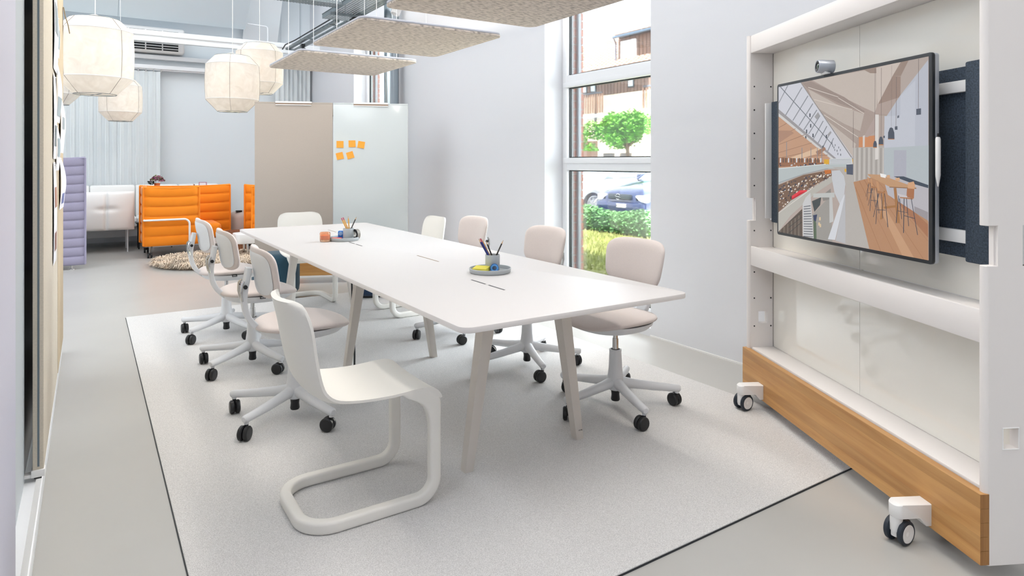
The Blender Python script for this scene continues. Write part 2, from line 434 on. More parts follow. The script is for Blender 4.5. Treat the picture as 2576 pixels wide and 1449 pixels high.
tree((14.75, 15.75, 0), .98, 2.35, 11000, 11, 'round leafy tree in the middle of the window view')
tree((13.6, 17.6, 0), .95, 2.3, 9000, 23, 'dark leafy tree half hidden by the brick jamb at the left of the window')

# house across the car park
h = thing('house', 'cream rendered house with tiled roof, dormer and timber upper floor seen through the window', 'house', (20, 20, 0))
Y0, Y1 = -8, 14
b = B(); b.box(0, 6, Y0, Y1, -.1, 4.4); b.done('rendered_wall', m_render, h)
b = B(); b.box(.12, 6, Y0, Y1, 4.4, 5.7); b.done('upper_wall', M('upper_dark', '#4b3a30', .9), h)
b = B(); b.box(.06, .14, 0, .19, 4.42, 5.66, .01, 1); pl = b.done('cladding_plank', m_clad, h); pl.location = (0, Y0, 0)
for i in range(1, 100):
    q = pl.copy(); C.objects.link(q); q.location = (0, Y0 + i * .215, 0)
for yy in (-3.2, 1.0, 3.55, 4.2):
    b = B(); b.box(.02, .13, yy, yy + .36, 4.6, 5.5); f = b.done('upper_window', m_gasket, h)
    b = B(); b.box(.0, .03, yy + .04, yy + .32, 4.66, 5.44); b.done('pane', M('sky_glass', '#c7d3da', .1), f)
for yy, wz in ((-4.5, 1.5), (-1.35, 1.5), (1.1, 1.5), (2.2, 1.5)):
    b = B(); b.box(-.02, .05, yy, yy + .75, .7, 1.72); b.done('lower_window', M('dark_window', '#4a4642', .3), h)
b = B(); b.box(-.03, .05, 3.38, 5.2, -.1, 2.3); b.done('garage_door', m_clad, h)
# roof: deck + overlapping tile rows
def roof(x0, z0, x1, z1, ya, yb, parent, nx, ny):
    b = B(); b.poly([[(x0, ya, z0), (x0, yb, z0), (x1, yb, z1), (x1, ya, z1)]]); b.done('roof_deck', m_tile, parent, 0)
    V = []; F = []; d = Vector((x1 - x0, 0, z1 - z0)) / nx; nrm = Vector((-(z1 - z0), 0, x1 - x0)).normalized()
    for i in range(nx):
        for j in range(ny):
            ym = ya + (yb - ya) * (j + (.5 if i % 2 else 0)) / ny; wy = (yb - ya) / ny * .97
            o0 = Vector((x0, 0, z0)) + d * i; k = len(V); m = 4
            for t_, off in ((0, .06), (1.08, .015)):
                for c in range(m + 1):
                    V.append(o0 + d * t_ + nrm * (off + .05 * math.sin(math.pi * c / m)) + Vector((0, ym + wy * c / m, 0)))
            for c in range(m): F.append((k + c, k + c + 1, k + m + 2 + c, k + m + 1 + c))
            F.append(tuple(k + c for c in range(m + 1)))
    me = bpy.data.meshes.new('roof_tiles'); me.from_pydata(V, [], F); o = mk('roof_tiles', me, m_tile, parent, 0); o['kind'] = 'stuff'
roof(-.7, 5.45, 5.2, 8.35, Y0, Y1, h, 22, 74)
b = B(); b.tube([(-.78, Y0, 5.40), (-.78, Y1, 5.40)], .07, 8); b.done('gutter', m_zinc, h)
# dormer
dm = B(); dm.box(.25, 4.5, -9, 2.2, 5.4, 7.0); dm.done('dormer_body', M('dormer_dark', '#54463c', .9), h)
b = B(); b.box(.2, .28, 0, .2, 5.62, 6.9, .01, 1); pl = b.done('dormer_plank', m_clad, h); pl.location = (0, -6.8, 0)
for i in range(1, 40):
    q = pl.copy(); C.objects.link(q); q.location = (0, -6.8 + i * .225, 0)
b = B(); b.box(.12, .22, .98, 1.95, 5.75, 6.75, .01); f = b.done('dormer_window', m_trim, h)
for yy in (1.03, 1.5):
    b = B(); b.box(.1, .13, yy, yy + .42, 5.83, 6.67); b.done('pane', M('bright_glass', '#dfe8ee', .1), f)
roof(-.12, 6.97, 4.2, 7.85, -9.2, 2.2, h, 12, 38)
b = B(); b.tube([(-.16, -9.2, 6.93), (-.16, 2.15, 6.93)], .06, 8); b.tube([(-.16, 2.12, 6.93), (.1, 2.24, 6.72), (.1, 2.24, 5.7)], .04, 8); b.done('dormer_gutter', M('blue_zinc', '#5f7386', .4, .6), h)
# balconies
for ya, yb in ((1.8, 5.2), (-5.0, -.73)):
    b = B(); b.box(-1.1, 0, ya, yb, 3.3, 3.45); bl = b.done('balcony', M('balcony_slab', '#a9b4ba', .8), h)
    n = int((yb - ya) / .16)
    for i in range(n + 1):
        b = B(); yy = ya + (yb - ya) * i / n; b.box(-1.1, -1.07, yy - .045, yy + .045, 3.5, 4.35); b.done('baluster', m_clad, bl)
    b = B(); b.box(-1.12, -1.04, ya, yb, 4.35, 4.42); b.box(-1.09, -1.02, ya + .45, ya + .53, 2.9, 4.5); b.done('handrail', M('rail_metal', '#4a4f55', .5, .5), bl)

def car(name, label, loc, rz, paint, plate=None, badge=False):
    t = thing(name, label, 'car', loc, rz)
    m_p = M(name + '_paint', paint, .22, .25, coat=1.)
    m_g = M('car_glass', '#9fb4c2', .06, .3)
    # body sections along x (front +0 -> rear -4.1): half width, z sill, z shoulder, z top
    secs = [(0.0, .60, .28, .52, .62), (-.06, .74, .24, .58, .70), (-.35, .82, .22, .66, .80), (-1.0, .85, .2, .72, .92), (-1.35, .86, .2, .76, .98),
            (-2.2, .86, .2, .80, .98), (-3.2, .86, .2, .82, .99), (-3.8, .82, .24, .82, .96), (-4.05, .72, .3, .74, .86)]
    tb = bmesh.new(); rings = []
    for x, hw, zs, zh, zt in secs:
        prof = [(-hw * .9, zs), (-hw, zs + .12), (-hw, zh), (-hw * .86, zt - .02), (-hw * .5, zt + .015), (0, zt + .03), (hw * .5, zt + .015), (hw * .86, zt - .02), (hw, zh), (hw, zs + .12), (hw * .9, zs)]
        rings.append([tb.verts.new((x, y, z)) for y, z in prof])
    for a, c in zip(rings, rings[1:]):
        for i in range(len(a)): tb.faces.new((a[i], a[(i + 1) % len(a)], c[(i + 1) % len(a)], c[i]))
    tb.faces.new(rings[0]); tb.faces.new(rings[-1]); bmesh.ops.recalc_face_normals(tb, faces=tb.faces[:])
    b = B(); b.add(tb); body = b.done('body', m_p, t, 50)
    cab = [(-1.25, .76, .96), (-1.95, .62, 1.40), (-3.0, .62, 1.42), (-3.75, .74, .97)]
    b = B(); b.grid(lambda u, v: (lambda c, s: (c[0], s * c[1], c[2]))(cab[min(3, int(u * 3 + .001))], 2 * v - 1), 4, 2)
    for s in (1, -1): b.poly([[(x, s * w_, z) for x, w_, z in cab]])
    b.done('greenhouse', m_g, t, 0)
    b = B()
    for s in (1, -1):
        for (x0, w0, z0), (x1, w1, z1) in zip(cab, cab[1:]): b.tube([(x0, s * w0, z0), (x1, s * w1, z1)], .03, 6)
        b.tube([(-2.4, s * .78, .95), (-2.45, s * .63, 1.4)], .03, 6)
    b.box(-3.0, -1.95, -.62, .62, 1.405, 1.44, .015); b.done('roof', m_p, t)
    for s in (1, -1):
        b = B(); b.box(-1.62, -1.45, s * .86 if s > 0 else -1.02, 1.02 if s > 0 else -.86, .95, 1.08, .04); b.done('mirror', m_p, t)
        b = B(); b.box(-.14, .0, s * .62 - .17, s * .62 + .17, .5, .66, .04); b.done('headlight', M('lamp_glass', '#dfe6ec', .08), t)
        for x in (-.82, -3.35):
            mx = Matrix.Translation((x, s * .78, .31)) @ Matrix.Rotation(R(-90 * s), 4, 'X')
            b = B(); b.lathe([(.02, -.09), (.24, -.09), (.30, -.06), (.31, 0), (.30, .06), (.25, .09), (.2, .095)], 28, mx); wh = b.done('wheel', m_dark, t)
            b = B(); b.lathe([(0, .09), (.05, .1), (.06, .08), (.2, .075), (.215, .1), (.2, .105)], 24, mx); 
            for a in range(8):
                b.box(.05, .2, -.025, .025, .075, .1, .006, 1, mx @ Matrix.Rotation(a * math.pi / 4, 4, 'Z'))
            b.done('hubcap', M('alloy', '#c9ced4', .3, .6), wh)
            b = B(); b.tube([(x + .39 * math.cos(R(a)), s * .86, .31 + .39 * math.sin(R(a))) for a in range(-10, 191, 20)], .03, 6); b.done('wheel_arch', m_p, t)
    b = B(); b.box(-.02, .05, -.36, .36, .55, .67, .02); gr = b.done('grille', M('grille_dark', '#2a3038', .4), t)
    for i in range(3):
        b = B(); b.box(.045, .056, -.33, .33, .575 + i * .03, .583 + i * .03); b.done('grille_bar', m_zinc, gr)
    b = B(); b.box(-.1, .09, -.72, .72, .24, .50, .05); b.done('bumper', m_p, t)
    if badge:
        b = B(); b.tube([(.07, .062 * math.cos(R(a)), .61 + .062 * math.sin(R(a))) for a in range(0, 360, 20)], .009, 6, True)
        b.sweep([(.07, -.085, .625), (.07, .01, .605), (.07, -.01, .617), (.07, .085, .597)], [(-.004, -.007), (.004, -.007), (.004, .007), (-.004, .007)])
        b.done('badge', m_chrome, t)
    if plate:
        b = B(); b.box(.085, .1, -.15 + .12, .15 + .12, .38, .46, .004); pl = b.done('number_plate', M('plate_white', '#eceae4', .5), t)
        me = text_mesh(plate, .07); me.transform(Matrix.Translation((.1015, .12, .42)) @ Matrix(((0, 0, 1, 0), (1, 0, 0, 0), (0, 1, 0, 0), (0, 0, 0, 1))))
        mk('plate_number', me, m_black, pl, 0)
    return t
car('hatchback', 'dark blue car parked nose-in at the hedge with white number plate', (9.85, 10.75, -.06), R(180), '#12285a', 'BL 222929', True)
car('estate_car', 'white car parked behind the dark blue one, front wheel showing', (9.85, 13.5, -.06), R(180), '#eef1f4')

# ---------------------------------------------------------------- rug
RT = .009
m_rug = M('pale_loop_rug', '#d9d8d7', .97, var=(300, .74, 1.14), bump=(260, .6, .004))
t = thing('rug', 'large pale grey loop-pile rug under the meeting table', 'rug', (.265, 1.54, 0))
b = B(); b.box(0, 2.77, 0, 4.81, .003, RT, .004); b.done('pile', m_rug, t)
b = B(); b.box(-.003, 2.773, -.003, 4.813, 0, .0035); b.done('backing', m_dark, t)

# ---------------------------------------------------------------- meeting table
T = thing('meeting_table', 'long white meeting table with splayed beige legs', 'table', (1.638, 3.938, RT))
ZT = .74 - RT
b = B(); b.prism(rrect(1.125, 3.96, .045, 6), ZT - .022, ZT, .003, 2); b.done('tabletop', m_top, T)
for i, y in enumerate((-1.53, 0., 1.53)):
    for sx in (-1, 1):
        def lg(u, v, sx=sx):
            z = u * (ZT - .022); k = 1 - u; cx = sx * (.19 + .108 * k); hw = .021 + .011 * u
            a = 2 * math.pi * v + math.pi / 4; c, s_ = math.cos(a), math.sin(a); m_ = max(abs(c), abs(s_)) ; q = .93 if abs(abs(c) - abs(s_)) < .2 else 1
            return (cx + hw * c / m_ * q, y + hw * 1.05 * s_ / m_ * q, z)
        b = B(); n = 16
        b.grid(lg, 8, n, cv=True); b.poly([[lg(0, j / n) for j in range(n)]])
        leg = b.done('leg', m_leg, T, 30)
        if i == 0:
            b = B(); b.box(sx * .298 - .017, sx * .298 + .017, y - .019, y + .019, -.0005, .004); b.done('foot_glide', m_dark, leg)
    b = B(); b.box(-.21, .21, y - .02, y + .02, ZT - .10, ZT - .055, .006); b.box(-.17, -.13, y - .03, y + .03, ZT - .06, ZT - .0225); b.box(.13, .17, y - .03, y + .03, ZT - .06, ZT - .0225)
    cr = b.done('cross_bar', m_leg, T)
    b = B()
    for xx in (-.15, .15):
        for dz in (-.07, -.085): b.cyl((xx, y - .0215, ZT + dz), (xx, y - .0195, ZT + dz), .004)
    b.done('screw', m_zinc, cr)
b = B(); b.box(-.045, .045, -1.6, 1.6, ZT - .055, ZT - .0225, .005); b.done('center_beam', m_leg, T)
me = text_mesh('vitra.', .012); me.transform(Matrix.Translation((.298, -1.5525, .045)) @ Matrix.Rotation(R(90), 4, 'X')); mk('maker_mark', me, m_black, T, 0)
for x, y0, y1, lid in ((-.082, -1.487, -1.187, 1), (.046, -.58, -.29, 0), (-.078, .326, .588, 1), (.055, 1.29, 1.5, 0)):
    b = B(); b.box(x - .0045, x + .0045, y0, y1, ZT - .001, ZT + .0006); sl = b.done('cable_slot', m_black if lid else M('slot_beige', '#a08c78', .7), T, 0)
    if lid:
        b = B(); ym = (y0 + y1) / 2; b.box(x - .0075, x + .0075, ym - .012, ym + .012, ZT - .001, ZT + .001); b.done('slot_tab', m_top, sl)
b = B(); b.tube(fillet([(-.03, .45, ZT - .05), (-.16, .3, ZT - .12), (-.22, .12, ZT - .3), (-.235, .03, .1), (-.24, .02, .012)], .12), .006, 8)
b.done('power_cable', m_black, T)

# ---------------------------------------------------------------- swivel task chair (local +x is forwards)
def make_task(label):
    t = thing('task_chair', label, 'chair', group=None)
    b = B(); b.lathe([(.03, .085), (.047, .095), (.05, .12), (.043, .15), (.036, .2), (.032, .285), (.033, .3), (.024, .302)], 24)
    for i in range(5):
        a = 2 * math.pi * i / 5; c, s = math.cos(a), math.sin(a)
        b.tube([(c * r, s * r, z) for r, z in ((.02, .128), (.09, .118), (.2, .105), (.3, .097), (.338, .095), (.345, .094))], .024, 14, scales=[1.25, 1.05, .92, .82, .8, .55])
        b.cyl((c * .327, s * .327, .07), (c * .327, s * .327, .095), .011, n=10)
    b.done('star_base', m_plast, t, 40)
    b = B(); b.lathe([(0, .028), (.021, .028), (.024, .035), (.021, .06), (.024, .085), (.024, .1), (0, .1)], 20); b.done('base_sleeve', m_black, t)
    b = B(); b.cyl((0, 0, .3), (0, 0, .44), .0135, n=18); b.cyl((0, 0, .3), (0, 0, .36), .0165, n=18); b.done('gas_lift', m_chrome, t)
    for i in range(5):
        a = 2 * math.pi * i / 5; c, s = .327 * math.cos(a), .327 * math.sin(a)
        sw = a + (.9, -1.3, 2.2, .3, -2.6)[i]; o = Vector((c + .018 * math.cos(sw), s + .018 * math.sin(sw), .034))
        ax = Vector((-math.sin(sw), math.cos(sw), 0))
        b = B()
        for q in (1, -1):
            mx = Matrix.Translation(o + ax * .0135 * q) @ ax.to_track_quat('Z', 'Y').to_matrix().to_4x4()
            b.lathe([(0, -.0115), (.027, -.0115), (.034, -.006), (.034, .006), (.029, .0115), (.022, .012), (0, .011)], 22, mx)
        b.cyl((c, s, .04), (c, s, .074), .009, n=10); b.cyl(o - ax * .02, o + ax * .02, .012, n=10)
        b.done('castor', m_black, t)
    # seat pan, cushion
    cx = .035
    b = B(); cushion(b, super_out(.43, .43, 2.3), .0, .05, lambda x, y, z: Vector((cx + x, y, .455 + z * .9 + .05 * (x * x + y * y) / .2)), (1, .97, .88, .7, .4))
    b.cyl((0, 0, .40), (0, 0, .425), .032, .07, 20); b.done('seat_pan', m_plast, t, 50)
    b = B(); cushion(b, super_out(.47, .46, 2.35), .026, .022, lambda x, y, z: Vector((cx + x, y, .476 + z - .02 * max(0, x / .23) ** 2 * (1 if x > 0 else 0) + .012 * (y / .23) ** 2)))
    st = b.done('seat_cushion', m_fab, t, 60)
    # black maker's tag in the seat seam
    b = B(); mt = Matrix.Translation((cx - .02, -.227, .466)); b.box(-.017, .017, -.0025, .002, -.009, .009, mx=mt); tg = b.done('seam_tag', m_black, st)
    me = text_mesh('vitra.', .0125, .0003); me.transform(Matrix.Translation((cx - .02, -.2298, .4655)) @ Matrix.Rotation(R(90), 4, 'X')); mk('tag_lettering', me, m_paper, st, 0)
    # curved spine
    pts = [(.05, 0, .438), (-.06, 0, .435), (-.14, 0, .448), (-.195, 0, .483), (-.232, 0, .54), (-.247, 0, .61), (-.243, 0, .67), (-.234, 0, .72), (-.224, 0, .775)]
    sp = []
    for i in range(len(pts) - 1):
        for k in range(4):
            u = k / 4; p0, p1, p2, p3 = [Vector(pts[max(0, min(len(pts) - 1, i + d))]) for d in (-1, 0, 1, 2)]
            sp.append(.5 * ((2 * p1) + (p2 - p0) * u + (2 * p0 - 5 * p1 + 4 * p2 - p3) * u * u + (3 * p1 - p0 - 3 * p2 + p3) * u ** 3))
    sp.append(Vector(pts[-1])); sec = rrect(.062, .027, .006, 4)
    b = B(); N = len(sp); b.sweep(sp, sec, up=Vector((0, 0, 1)), scales=[1.35 - .35 * min(1, i / (N * .5)) for i in range(N)]); spn = b.done('spine', m_plast, t, 45)
    b = B(); b.cyl((-.245, -.042, .685), (-.245, .042, .685), .010, n=14); b.done('pivot_knob', m_black, spn)
    b = B(); b.tube([(-.252, .036, .715), (-.262, .038, .70), (-.266, .038, .66), (-.258, .036, .615)], .007, 8, scales=[.8, 1.2, 1, .7]); b.tube([(-.252, -.036, .715), (-.262, -.038, .70), (-.266, -.038, .66), (-.258, -.036, .615)], .007, 8, scales=[.8, 1.2, 1, .7]); b.done('tilt_lever', m_chrome, spn)
    # backrest: padded front with rounded lip, plain plastic plate behind
    def bm_(x, y, z):           # x across (chair y), y up, z towards front
        return Vector((-.185 + z + .055 * (abs(x) / .215) ** 2 - .06 * (y / .13) * .35, x * (1 - .06 * (-y / .13)), .755 + y))
    o_ = super_out(.43, .25, 4.2)
    b = B(); cushion(b, o_, .03, .012, bm_); bk = b.done('backrest', m_fab, t, 60)
    b = B(); cushion(b, super_out(.385, .21, 4.2), .0, .006, lambda x, y, z: bm_(x, y - .004, z - .011), (1, .97, .8, .5)); b.done('back_plate', m_plast, bk, 50)
    return t
# left row faces +X, right row faces -X
A = make_task('grey task chair on the left of the table directly behind the near cantilever chair')
A.location = (.895, 3.43, RT); A.rotation_euler = (0, 0, R(-2)); A['group'] = 'swivel task chairs around the meeting table'
place(A, (.89, 4.44, RT), R(0), 'grey task chair in the middle of the left row, between two others')
place(A, (.885, 5.36, RT), R(1), 'grey task chair farthest back in the left row, in front of the orange seat')
place(A, (2.366, 2.62, RT), R(181), 'grey task chair at the near right end of the table, beside the rolling media wall')
place(A, (2.36, 3.45, RT), R(180), 'grey task chair on the right side in front of the window jamb')
place(A, (2.36, 4.40, RT), R(179), 'grey task chair on the right side next to the cream chair, against plain wall')

# ---------------------------------------------------------------- cream cantilever chair (local +x forwards, origin under the middle of the floor frame)
def make_evo(label):
    t = thing('cantilever_chair', label, 'chair')
    # shell: profile from back top, down the back, along the seat and over the front lip
    prof = [(-.292, .812), (-.278, .77), (-.262, .70), (-.246, .62), (-.226, .54), (-.2, .485), (-.155, .452), (-.09, .440), (0, .437), (.1, .44), (.17, .444), (.21, .441), (.238, .430), (.254, .412), (.2595, .398)]
    pp = []
    for i in range(len(prof) - 1):
        for k in range(3):
            u = k / 3; p0, p1, p2, p3 = [Vector((*prof[max(0, min(len(prof) - 1, i + d))], 0)) for d in (-1, 0, 1, 2)]
            pp.append(.5 * ((2 * p1) + (p2 - p0) * u + (2 * p0 - 5 * p1 + 4 * p2 - p3) * u * u + (3 * p1 - p0 - 3 * p2 + p3) * u ** 3))
    pp.append(Vector((*prof[-1], 0))); n = len(pp); m_ = 18
    def wid(i):
        s = i / (n - 1)
        w_ = .213
        return w_
    tb = bmesh.new(); top = []; bot = []
    for i, p in enumerate(pp):
        a = pp[max(0, i - 1)]; c = pp[min(n - 1, i + 1)]; d = (c - a).normalized(); nr = Vector((d.y, -d.x, 0)); nr = -nr  # towards sitter
        r1, r2 = [], []
        for j in range(m_ + 1):
            v = -1 + 2 * j / m_; w_ = wid(i); y = v * w_; lift = 0; z_drop = 0
            s = i / (n - 1)
            if s < .16:                                   # rounded top corners
                k = (1 - s / .16); y *= (1 - .22 * k ** 2.4)
                z_drop = .02 * k * abs(v) ** 5
            back = max(0, min(1, (.62 - s) / .5))
            lift = (.035 * back + .006) * abs(v) ** 2.2   # back wraps the sitter a little
            q = p + nr * lift
            th = .006 + .006 * (1 - abs(v) ** 6)
            if s > .7: th += .010 * min(1, (s - .7) / .15) * (1 if s < .9 else max(0, 1 - (s - .9) / .1 * 1.3))
            r1.append(tb.verts.new((q.x, y, q.y - z_drop))); q2 = q - nr * th * 1.6
            r2.append(tb.verts.new((q2.x, y, q2.y - z_drop)))
        top.append(r1); bot.append(r2)
    for i in range(n - 1):
        for j in range(m_):
            tb.faces.new((top[i][j], top[i + 1][j], top[i + 1][j + 1], top[i][j + 1])); tb.faces.new((bot[i][j], bot[i][j + 1], bot[i + 1][j + 1], bot[i + 1][j]))
        tb.faces.new((top[i][0], bot[i][0], bot[i + 1][0], top[i + 1][0])); tb.faces.new((top[i][m_], top[i + 1][m_], bot[i + 1][m_], bot[i][m_]))
    for i in (0, n - 1):
        for j in range(m_):
            f = (top[i][j], top[i][j + 1], bot[i][j + 1], bot[i][j]); tb.faces.new(f if i == 0 else f[::-1])
    bmesh.ops.recalc_face_normals(tb, faces=tb.faces[:])
    b = B(); b.add(tb); b.done('seat_shell', m_evo, t, 50)
    # sled frame: uprights flow out of the front lip, floor runners, rear bow
    hw = .192
    half = fillet([(.240, hw, .30), (.240, hw, .0225), (-.245, hw, .0225), (-.245, 0, .0225)], (.075, .11), 10)
    topz = [(.4405, .203, .10), (.434, .222, .118), (.42, .2405, .122), (.40, .2585, .10), (.385, .2625, .082), (.365, .264, .066), (.34, .264, .054), (.30, .2625, .045)]
    tb = bmesh.new(); rings = []
    for z, xf, d in topz:                                    # horizontal sections of the upright head
        rings.append([tb.verts.new((xf - d / 2 + x, hw + y, z)) for y, x in rrect(.042, d, .012, 4)])
    N = len(half)
    for i in range(1, N):
        p = half[i]; d = ((half[i + 1] if i < N - 1 else p + Vector((0, -1, 0))) - half[i - 1]).normalized()
        wide = Vector((0, 1, 0)) if abs(d.z) > .02 else Vector((0, 0, 1)).cross(d).normalized()
        nn = wide.cross(d).normalized()
        rings.append([tb.verts.new(p + wide * x + nn * y) for x, y in rrect(.042, .045, .012, 4)])
    for a_, c_ in zip(rings, rings[1:]):
        m2 = len(a_)
        off = min(range(m2), key=lambda k: sum((a_[j].co - c_[(j + k) % m2].co).length for j in range(0, m2, 4)))
        rev = min(range(m2), key=lambda k: sum((a_[j].co - c_[(k - j) % m2].co).length for j in range(0, m2, 4)))
        e1 = sum((a_[j].co - c_[(j + off) % m2].co).length for j in range(0, m2, 4)); e2 = sum((a_[j].co - c_[(rev - j) % m2].co).length for j in range(0, m2, 4))
        ix = [(j + off) % m2 for j in range(m2)] if e1 <= e2 else [(rev - j) % m2 for j in range(m2)]
        c_[:] = [c_[k] for k in ix]
        for j in range(m2): tb.faces.new((a_[j], a_[(j + 1) % m2], c_[(j + 1) % m2], c_[j]))
    tb.faces.new(rings[0])
    g = bmesh.ops.duplicate(tb, geom=tb.verts[:] + tb.edges[:] + tb.faces[:])
    for v in [q for q in g['geom'] if isinstance(q, bmesh.types.BMVert)]: v.co.y = -v.co.y
    bmesh.ops.remove_doubles(tb, verts=tb.verts[:], dist=1e-4)
    bmesh.ops.recalc_face_normals(tb, faces=tb.faces[:])
    b = B(); b.add(tb)
    b.done('sled_frame', m_evo, t, 40)
    return t
E1 = make_evo('cream plastic cantilever chair at the near left corner of the table, nearest the camera')
E1.location = (.875, 2.455, RT); E1['group'] = 'cream cantilever chairs'
place(E1, (2.36, 5.27, RT), R(180), 'cream cantilever chair on the right side of the table, its back to the plain wall')
place(E1, (1.72, 6.17, RT), R(-90), 'cream cantilever chair at the far head of the table in front of the taupe board')
# upholstered stools on the floor past the table end
def pouf(name, loc, r, h, mat, label, group=None):
    t = thing(name, label, 'stool', loc, group=group)
    b = B(); b.lathe([(0, .02), (r * .86, .02), (r * .97, .05), (r, .10), (r, h - .10), (r * .95, h - .04), (r * .8, h - .008), (r * .5, h), (0, h)], 40); b.done('upholstery', mat, t, 60)
    b = B(); b.lathe([(0, 0), (r * .8, 0), (r * .8, .022), (0, .022)], 32); b.done('plinth', m_black, t); return t
pouf('stool', (1.555, 6.665, 0), .225, .42, m_teal, 'teal upholstered stool under the far left corner of the table')
pouf('stool', (2.33, 6.13, RT), .215, .46, m_navy, 'navy upholstered stool seen under the table between the legs')

# ---------------------------------------------------------------- acoustic clouds over the table
def cloud(yc, label):
    t = thing('acoustic_panel', label, 'ceiling panel', (1.73, yc, 2.10), group='felt acoustic panels hung over the table')
    b = B(); b.prism(rrect(.93, .96, .055, 6), 0, .013, .004, 3); o = b.done('felt_panel', m_cloud, t)
    b = B(); b.prism(rrect(.93, .96, .055, 6), .0131, .027, .005); b.done('top_skin', m_cloudrim, t)
    for sx in (-1, 1):
        for sy in (-1, 1):
            b = B(); x, y = sx * .33, sy * .36; b.cyl((x, y, .02), (x * .98, y * .98, 3.46), .0022, n=6); b.cyl((x, y, .02), (x, y, .045), .008, n=8); b.done('suspension_cable', m_white, t)
    return t
cloud(2.67, 'speckled grey felt panel nearest the camera, cut by the top of the photo')
cloud(3.95, 'speckled grey felt panel in the middle of the three above the table')
cloud(5.21, 'speckled grey felt panel farthest away and smallest of the three')

# ---------------------------------------------------------------- cable trays, duct, spotlights
m_perf = M('perforated_steel', '#8d979c', .4, .8); nt = m_perf.node_tree
tc = nt.nodes.new('ShaderNodeTexCoord'); vo = nt.nodes.new('ShaderNodeTexVoronoi'); vo.inputs['Scale'].default_value = 26; vo.inputs['Randomness'].default_value = 0
ma = nt.nodes.new('ShaderNodeMath'); ma.operation = 'GREATER_THAN'; ma.inputs[1].default_value = .30
nt.links.new(tc.outputs['Object'], vo.inputs['Vector']); nt.links.new(vo.outputs['Distance'], ma.inputs[0]); nt.links.new(ma.outputs[0], nt.nodes['Principled BSDF'].inputs['Alpha'])
t = thing('cable_tray', 'wide perforated galvanised cable tray running along the window wall under the roof', 'cable tray', (2.93, 5.5, 3.3))
b = B(); b.box(-.21, .21, -5, 3.5, 0, .002); b.done('tray_floor', m_perf, t, 0)
b = B()
for sx in (-1, 1): b.box(sx * .21 - .001, sx * .21 + .001, -5, 3.5, 0, .06)
b.done('tray_side', m_perf, t, 0)
b = B()
for sx in (-1, 1): b.box(sx * .21 - .008, sx * .21 + .008, -5, 3.5, .058, .064)
for i in range(6): b.box(-.25, .25, -4.5 + 1.5 * i, -4.46 + 1.5 * i, -.04, -.002)
b.done('bracket', m_zinc, t)
for i in range(4):
    b = B(); b.cyl((.2, -4.3 + 2.4 * i, 0), (.2, -4.3 + 2.4 * i, 2.28), .005, n=6); b.done('hanger_rod', m_zinc, t)
t = thing('cable_rail', 'narrow galvanised double rail carrying on from the cable tray to the end wall', 'cable tray', (3.01, 10.4, 3.3))
b = B()
for sx in (-1, 1): b.box(sx * .075 - .032, sx * .075 + .032, -1.4, 1.35, -.02, .02, .005)
b.box(-.13, .13, -1.2, -1.15, -.035, -.02); b.box(-.13, .13, .0, .05, -.035, -.02); b.box(-.13, .13, 1.2, 1.25, -.035, -.02); b.done('rail', m_zinc, t)
b = B(); b.tube([(-.14, -1.4, .03), (-.14, .6, .03), (-.17, 1.1, .03), (-.17, 1.3, -.02)], .01, 8); b.done('cable', m_dark, t)
for yy in (-1.18, 1.22):
    b = B(); b.cyl((.11, yy, -.03), (.11, yy, 2.28), .005, n=6); b.done('hanger_rod', m_zinc, t)
t = thing('cable_tray', 'perforated cable tray crossing to the left at the top of the photo', 'cable tray', (1.3, 8.25, 3.32))
b = B(); b.box(-1.9, 1.41, -.12, .12, 0, .002); b.done('tray_floor', m_perf, t, 0)
b = B(); b.box(-1.9, 1.41, -.122, -.12, 0, .06); b.box(-1.9, 1.41, .12, .122, 0, .06); b.done('tray_side', m_perf, t, 0)
b = B(); b.box(-1.9, 1.41, -.125, -.115, .058, .064); b.box(-1.9, 1.41, .115, .125, .058, .064); b.box(-1.9, 1.41, -.125, -.112, -.003, .003); b.done('tray_lip', m_zinc, t)
for xx in (-1.5, .3):
    b = B(); b.cyl((xx, 0, 0), (xx, 0, 2.26), .005, n=6); b.done('hanger_rod', m_zinc, t)
t = thing('ventilation_duct', 'round galvanised duct rising up the wall beside the far window', 'duct', (3.38, 8.13, 0))
b = B(); b.cyl((0, 0, 0), (0, 0, 5.59), .098, n=36); b.done('pipe', M('spiral_duct', '#aab4ba', .22, 1.), t)
for z in (2.93, 4.2, 1.5):
    b = B(); b.lathe([(.0985, z - .02), (.104, z - .015), (.104, z + .015), (.0985, z + .02)], 36); b.done('collar', m_zinc, t)
for i, (x, y, lab) in enumerate(((3.03, 8.55, 'white spotlight under the cable tray half behind the middle felt panel'), (3.1, 7.3, 'white spotlight under the cable tray near the duct'), (3.0, 11.0, 'small black spotlight at the far end of the cable rail'))):
    t = thing('spotlight', lab, 'spotlight', (x, y, 3.26 if y < 9 else 3.28))
    k = 1 if i < 2 else .55
    b = B(); b.box(-.05 * k, .05 * k, -.09 * k, .09 * k, -.05, .0, .008); b.cyl((0, 0, -.05), (0, 0, -.09), .02, n=12); b.done('driver_box', m_black, t)
    b = B(); mx = Matrix.Translation((0, 0, -.13)) @ Matrix.Rotation(R(25), 4, 'Y'); b.lathe([(0, .07), (.045 * k, .07), (.055 * k, .05), (.055 * k, -.05), (.05 * k, -.055), (.045 * k, -.03), (0, -.03)], 24, mx); b.done('lamp_head', m_white if i < 2 else m_black, t)

